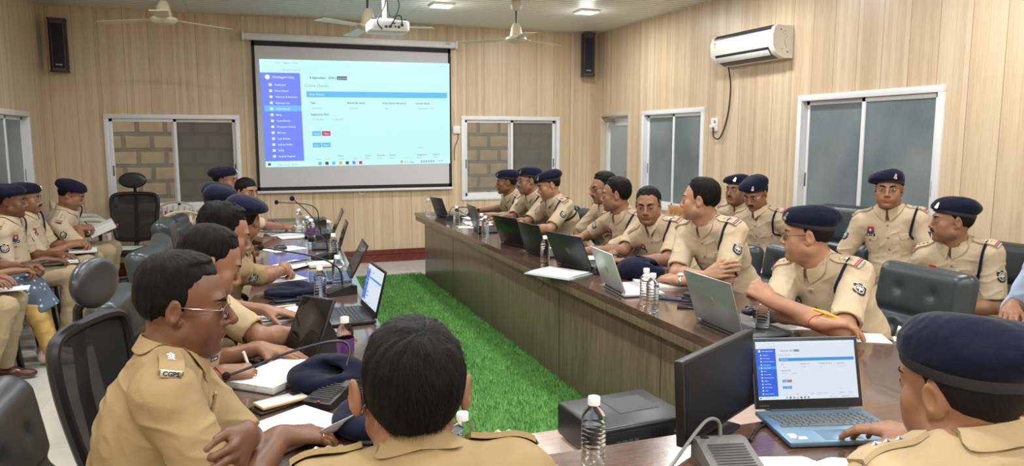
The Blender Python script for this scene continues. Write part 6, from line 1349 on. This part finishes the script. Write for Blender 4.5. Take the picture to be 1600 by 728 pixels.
# microphones
mic((1.125, 1.50, T), -14, [(1.148, 1.565, .79), (1.148, 1.575, .835), (1.113, 1.565, .853), (1.055, 1.53, .848), (.891, 1.41, .815), (.80, 1.35, .80)], 'grey conference microphone in the foreground with curved neck', M_MICG, .014, (.135, .17))
mic((.225, 2.33, T), -40, [(.27, 2.41, .80), (.30, 2.455, .875), (.26, 2.47, .905), (.12, 2.47, .885), (-.04, 2.44, .845), (-.09, 2.43, .835)], 'black microphone base on the left table between two berets', None, .013, (.10, .17))
mic((.44, 3.98, T), -75, [(.46, 3.99, .80), (.44, 3.99, .89), (.33, 4.0, .955), (.12, 4.02, 1.005), (.05, 4.02, 1.02)], 'black microphone with foam head pointing left near the lit laptop', None, .016, (.11, .16))
mic((.48, 5.18, T), -80, [(.50, 5.19, .80), (.49, 5.19, .885), (.40, 5.18, .935), (.10, 5.14, .965), (.02, 5.13, .975)], 'black microphone with foam head before the maroon diary', None, .019, (.11, .16))
mic((.54, 6.28, T), -80, [(.56, 6.28, .80), (.54, 6.27, .87), (.44, 6.24, 1.0), (.335, 6.22, 1.10)], 'black microphone with long straight neck rising in front of the projection screen', None, .020, (.11, .16))
mic((.62, 7.36, T), -80, [(.64, 7.36, .80), (.62, 7.36, .90), (.52, 7.34, .955), (.25, 7.30, .985)], 'black microphone farthest back on the left table', None, .020, (.11, .16))
mic((1.99, 7.32, T), 90, [(2.0, 7.30, .80), (2.02, 7.24, .88), (2.10, 7.15, .89), (2.18, 7.08, .87)], 'black microphone beside the farthest laptop on the right table', None, .016, (.11, .15))
mic((2.06, 4.06, T), 90, [(2.05, 4.05, .80), (2.10, 4.02, .87), (2.16, 3.95, .86), (2.22, 3.90, .84)], 'black microphone behind the white laptop on the right table', None, .014, (.11, .15))
mic((2.26, 2.72, T), 95, [(2.16, 2.60, .79), (2.14, 2.56, .85), (2.18, 2.50, .872), (2.28, 2.42, .83), (2.34, 2.36, .80)], 'black microphone neck arching behind the blue laptop on the right table', None, .012, (.11, .15))
# berets on the tables
table_beret((.19, 4.02, T), -10, 'navy beret lying by the phone on the left table', 1.0, 3, .5); table_beret((.225, 2.47, T), 30, 'navy beret lying beside the purple wrapped bottle', 1.05, 5, .75); table_beret((.30, 2.05, T), 70, 'navy beret lying beside the foreground head on the left table', .92, 8, .7)
table_beret((2.20, 3.83, T), 110, 'large navy beret in front of the officer looking at the camera', 1.08, 11, .95); table_beret((2.02, 5.62, T), 20, 'navy beret half hidden behind the purple sheen laptop', .8, 14, .7)
def pen_in_hand(key, side, label, col, r=.0045, lean=(0, 0, .14)):
    H = PEOPLE[key]['hands'][side]; g = (H['tips'][0][0]+H['tips'][4][0])/2; d = unit(H['W']-g+v3(lean)); return pen(tuple(g-d*.032), tuple(g+d*.11), label, col, r)
# papers and books, left table
notebook((.075, 2.62, T), -42, 'open register with handwritten page under the writing hand on the left', .20, .30, .022, (84, 92, 120), 'hand')
pen_in_hand('P7', 1, 'white pen held upright by the writing officer on the left', (226, 224, 214), .0055, (.02, .06, .22))
notebook((.085, 2.10, T), -55, 'handwritten notebook under the ringed hand of the man in rimless glasses', .21, .27, .018, (54, 56, 60), 'hand')
sheet((.19, 2.02, T+.021), -50, 'loose curled sheet by the ringed hand at lower left', .12, .20, 'hand', 1, .05)
phone((.055, 2.33, T), -60, 'black phone lying under the gold rimmed phone'); phone((.07, 2.335, T+.011), -66, 'pale phone in gold case on the left table', .075, .155, (176, 140, 70), plain('phone_pale', (204, 206, 204), .15))
phone((-.02, 2.80, T), -78, 'dark phone under the forearm beside the tablet', .08, .16); phone((.16, 3.83, T), -80, 'dark blue phone in front of the navy beret', .085, .165, (34, 40, 66)); phone((.175, 3.865, T+.0105), -84, 'second dark phone stacked by the navy beret', .075, .15, (40, 50, 90))
sheet((.09, 3.55, T), -75, 'stack of white papers behind the tablet', .21, .297, 'blank', 12, 0, 'paper_bundle', 'papers'); sheet((.12, 3.57, T+.008), -62, 'top white sheet lying askew behind the tablet', .21, .28, 'hand', 1, .01)
pen((.03, 3.72, T+.005), (.20, 3.76, T+.005), 'pale wooden pen lying beyond the papers on the left table', (212, 190, 150), .006)
sheet((.12, 4.55, T), -70, 'printed sheets under the clasped hands on the left table', .25, .33, 'print', 3, 0, 'paper_bundle', 'papers'); sheet((.27, 5.02, T), -40, 'white paper beyond the clasped hands on the left table', .26, .34, 'print', 3, .01)
notebook((.46, 4.93, T), -85, 'maroon diary with clasp on the left table', .15, .22, .02, (92, 40, 48), 'blank', False, 'diary')
phone((.28, 4.62, .83), -60, 'silver phone held in the clasped hands', .07, .145, (150, 152, 158))
sheet((.24, 5.78, T), -60, 'white papers under the mouse on the left table', .21, .28, 'blank', 4, 0, 'paper_bundle', 'papers'); mouse_dev((.21, 5.74, T+.003), -70, 'black computer mouse on papers at the left table')
sheet((.30, 6.72, T), -80, 'white paper in front of the woman officer', .22, .30, 'print', 2); sheet((.34, 7.22, T), -75, 'white papers farther back by the woman officer', .24, .30, 'blank', 6, 0, 'paper_bundle', 'papers'); sheet((.62, 7.62, T), -85, 'white papers at the far end of the left table', .25, .30, 'blank', 6, 0, 'paper_bundle', 'papers')
notebook((.34, 6.42, T), -80, 'thin maroon folder beside the farthest laptop on the left', .16, .22, .010, (110, 50, 56), 'blank', False, 'folder'); mouse_dev((.52, 6.62, T), -80, 'black computer mouse by the farthest laptop on the left', (20, 20, 22))
# papers and things, right table
e = empty('paper_folder', (1.80, 4.14, T+.001), rad(-60), 'clear plastic folder of white papers overhanging the right table edge', 'folder')
MB().grid(lambda u, v: v3((u-.5)*.36, (v-.5)*.27, .004-.05*max(0, .22-v)**1.2), 12, 10, 0, .0015).build('clear_cover', clear('folder_clear', (214, 232, 228), .12, 1.45, alpha=.35), e)
MB().grid(lambda u, v: v3((u-.5)*.31-.01, (v-.48)*.22, .010-.05*max(0, .20-v)**1.2), 10, 8, 0, .004).build('papers', paper_mat('blank'), e)
MB().tube(bez([(-.08, -.135, -.006), (-.085, -.14, -.05), (-.05, -.142, -.075), (-.02, -.14, -.05), (-.02, -.135, -.006)], 8), .002, 6).tube([(-.18, -.136, -.006), (.18, -.136, -.006)], .0025, 6).build('elastic_loop', M_BLK, e)
sheet((2.22, 3.62, T), 70, 'stack of documents under the large navy beret', .23, .31, 'blank', 22, 0, 'paper_bundle', 'papers'); notebook((2.23, 4.55, T), 85, 'notebook in front of the officer looking at the camera', .17, .24, .014, (60, 70, 80), 'print'); notebook((2.20, 5.02, T), 100, 'open notebook under the pen of the officer in glasses', .15, .22, .014, (60, 64, 90), 'ruled')
pen_in_hand('R5', 1, 'dark pen held by the officer in glasses at the right table', (36, 40, 60))
phone((2.075, 3.25, T), 40, 'large dark phone lying near the grey laptop', .085, .17, (40, 46, 70), plain('phone_blue', (52, 60, 84), .1)); phone((2.05, 3.06, T), 55, 'small black phone next to the grey laptop lid')
MB_ = MB().box((0, 0, .012), (.055, .09, .024), .004).box((0, 0, .034), (.05, .08, .014), .004); o = MB_.build('card_case', plain('case_dark', (50, 52, 58), .35), None, (2.13, 3.19, T), rad(30)); tag(o, 'small dark box beside the large phone on the right table', 'box')
mouse_dev((2.25, 2.86, T), 80, 'black computer mouse on papers near the grey laptop'); sheet((2.31, 2.64, T), 75, 'white papers under the hands of the capped officer in glasses', .25, .34, 'blank', 4, 0, 'paper_bundle', 'papers'); sheet((2.40, 2.34, T), 60, 'white paper to the right of the blue laptop screen', .15, .20, 'blank', 4, 0, 'paper_bundle', 'papers')
H8 = PEOPLE['R8']['hands'][1]; g_ = H8['W']+H8['f']*.05-H8['n']*.016; pen(tuple(g_+v3(.055, .0, -.004)), tuple(g_+v3(-.075, .03, .045)), 'yellow pen in the hand of the capped officer in glasses', (232, 190, 40), .0055)
sheet((2.15, 6.95, T), 80, 'white papers beside the farthest microphone on the right table', .22, .30, 'blank', 10, 0, 'paper_bundle', 'papers'); sheet((2.28, 7.42, T), 95, 'white papers under the reaching hand at the back of the right table', .22, .30, 'blank', 6, 0, 'paper_bundle', 'papers'); sheet((1.95, 6.66, T), 70, 'small white paper lying by the bottle near the back', .15, .18, 'blank', 2)
notebook((2.10, 6.72, T), 85, 'maroon folder beside the grey laptop on the right table', .16, .22, .012, (120, 60, 64), 'blank', False, 'folder'); c_ = MB().tube(bez([(2.0, 7.42, T+.004), (1.99, 7.5, .80), (2.06, 7.58, .86), (2.14, 7.5, .80), (2.2, 7.4, T+.004)], 8), .004, 6).build('cable', M_CABLE); tag(c_, 'thin black cable looping by the farthest laptop on the right', 'cable')
# laps along the left wall
notebook((-1.27, 7.56, .765), -75, 'brown diary open in the hands of the writing officer', .17, .22, .016, (86, 48, 38), 'blank', True, 'diary').rotation_euler = (rad(24), rad(8), rad(-75)); pen_in_hand('L3', 1, 'dark pen of the officer writing on his lap', (30, 30, 40))
notebook((-1.34, 7.05, .635), -80, 'open notebook on the lap of the moustached officer', .15, .21, .012, (60, 60, 70), 'ruled', True); notebook((-1.38, 6.40, .640), -75, 'notebook with green edged pages on the lap at the left edge', .17, .24, .014, (120, 150, 140), 'ruled'); 
sheet((-1.46, 5.42, .632), -80, 'yellow paper held at the left edge', .16, .22, 'blank', 2)
phone((-1.40, 5.80, .735), -60, 'brown phone held by the woman in flowered tunic', .075, .15, (96, 76, 68))
sheet((3.55, 4.50, .60), 100, 'white paper held by the officer looking down at the right wall', .18, .24, 'blank', 2)
# computer on the low stand
SZ = .631
e = empty('computer_tower', (1.075, 1.965, SZ), rad(4), 'black desktop computer case lying on the low stand', 'computer'); M_PC = plain('pc_black', (40, 41, 45), .36, .3); M_PCG = plain('pc_grille', (74, 76, 80), .6, bump=.8, bscale=900)
MB().box((0, 0, .062), (.33, .27, .108), .014, None, 0, 3).build('case', M_PC, e); MB().box((.035, .02, .1165), (.14, .12, .0015), .0005).build('top_vent', M_PCG, e)
MB().box((0, -.1355, .060), (.30, .003, .085), .001).build('rear_panel', plain('pc_rear', (52, 54, 58), .5, .4), e)
f = MB(); [f.box((.02+.012*i, -.1375, .062+.010*j), (.008, .002, .007), .001) for i in range(5) for j in range(-3, 4)]; f.build('fan_grille', M_BLK, e)
f = MB(); [f.box((-.10+.02*i, -.138, .045+.026*j), (.015, .004, .010), .001) for i in range(4) for j in range(2)]; f.build('socket', M_SILV, e)
f = MB(); [f.box((.115, -.1375, .035+.014*i), (.045, .003, .008), .001) for i in range(4)]; f.build('slot_cover', M_SILV, e)
for x in (-.13, .13):
    for y in (-.10, .10): MB().lathe([(0, 0), (.012, 0), (.012, .008), (0, .008)], 12, (x, y, 0)).build('foot', M_BLK, e)
e = empty('monitor', (1.225, 1.695, T), rad(29), 'black computer monitor with dark screen left of the blue laptop', 'monitor'); Rm = rotx(-.06)
MB().box((0, 0, .142), (.44, .028, .232), .006, Rm).build('housing', M_BLK, e); MB().box(Rm@v3(0, -.0146, 0)+v3(0, 0, .143), (.420, .001, .212), 0, Rm).build('display', plain('monitor_glass', (10, 10, 12), .42, 0, .25), e)
MB().box((0, .018, .05), (.07, .02, .10), .006).build('stand_neck', M_BLK, e); MB().box((0, .0, .006), (.16, .08, .010), .004).build('stand_foot', M_BLK, e)
e = empty('keyboard', (.70, 2.0, SZ), rad(-63), 'grey computer keyboard on the low stand', 'keyboard'); MB().box((0, 0, .009), (.30, .125, .016), .006).build('base', plain('keyboard_grey', (70, 74, 80), .45), e)
k = MB(); [k.box((-.138+.0185*i+(.004*j if j < 4 else 0), .045-.0205*j, .0185), (.0155, .0165, .006), .002, None, 0, 1) for j in range(5) for i in range(15)]; k.build('keys', plain('keyboard_key', (96, 104, 112), .5), e)
mouse_dev((.885, 1.80, SZ), 10, 'dark grey computer mouse on the low stand by the tower', (70, 72, 76))
e = empty('remote_control', (.80, 1.815, SZ), rad(4), 'pale remote control on the low stand beside the keyboard', 'remote'); MB().box((0, 0, .008), (.044, .10, .016), .006).build('body', plain('remote_pale', (196, 194, 186), .4), e); MB().box((0, .02, .0165), (.02, .03, .001), .0004).build('display', plain('remote_lcd', (120, 132, 118), .3), e)
# foreground papers and cables
notebook((1.285, 1.30, T), -24, 'open register with ruled pages and green marking at the bottom edge', .20, .28, .020, (70, 76, 84), 'ruled', True)
sheet((1.95, 1.32, T), 12, 'white papers at the right edge beyond the capped officer in the foreground', .25, .36, 'blank', 6, 0, 'paper_bundle', 'papers')
c_ = MB().tube(bez([(1.27, 1.60, T+.006), (1.34, 1.66, T+.005), (1.40, 1.69, T+.006)], 8), .0045, 8).box((1.40, 1.69, T+.008), (.05, .018, .012), .003, rotz(.4)).build('cable', M_CABLE); tag(c_, 'black cable with plug between the grey microphone and the blue laptop', 'cable')
c_ = MB().tube(bez([(.30, 2.30, T+.004), (.36, 2.22, T+.02), (.40, 2.30, T+.004), (.33, 2.36, T+.018), (.30, 2.28, T+.02), (.37, 2.18, T+.004)], 8), .004, 8).build('cable', M_CABLE); tag(c_, 'tangled black cable beside the left microphone base', 'cable')
c_ = MB().tube(bez([(-.02, 3.70, T+.003), (.06, 3.74, T+.003), (.13, 3.80, T+.004)], 8), .0022, 6).build('cable', M_CABLE); tag(c_, 'thin black cable leading to the stacked phones', 'cable')
# ring on the hand of the man in rimless glasses
def ring(key, side, finger, col=M_GOLD):
    I = PEOPLE[key]; H = I['hands'][side]; A = I['A']; f, n, t, W = H['f'], H['n'], H['t'], H['W']; lat = (.031, .0105, -.0105, -.030)[finger]; p = W+f*.105+t*lat*1.08+n*.006
    a = np.linspace(0, 2*PI, 21); d = unit(f+n*.28); u = np.cross(d, t); o = MB().tube(np.array([p+.0118*(math.cos(x)*t+math.sin(x)*u) for x in a])-I['base'], .0018, 6, 0, False).build('finger_ring', col)
    o.data.transform(Matrix.Rotation(-math.atan2(A[1, 0], A[0, 0]), 4, 'Z')); o.parent = I['root']
ring('P6', 1, 2); ring('P7', 1, 2)
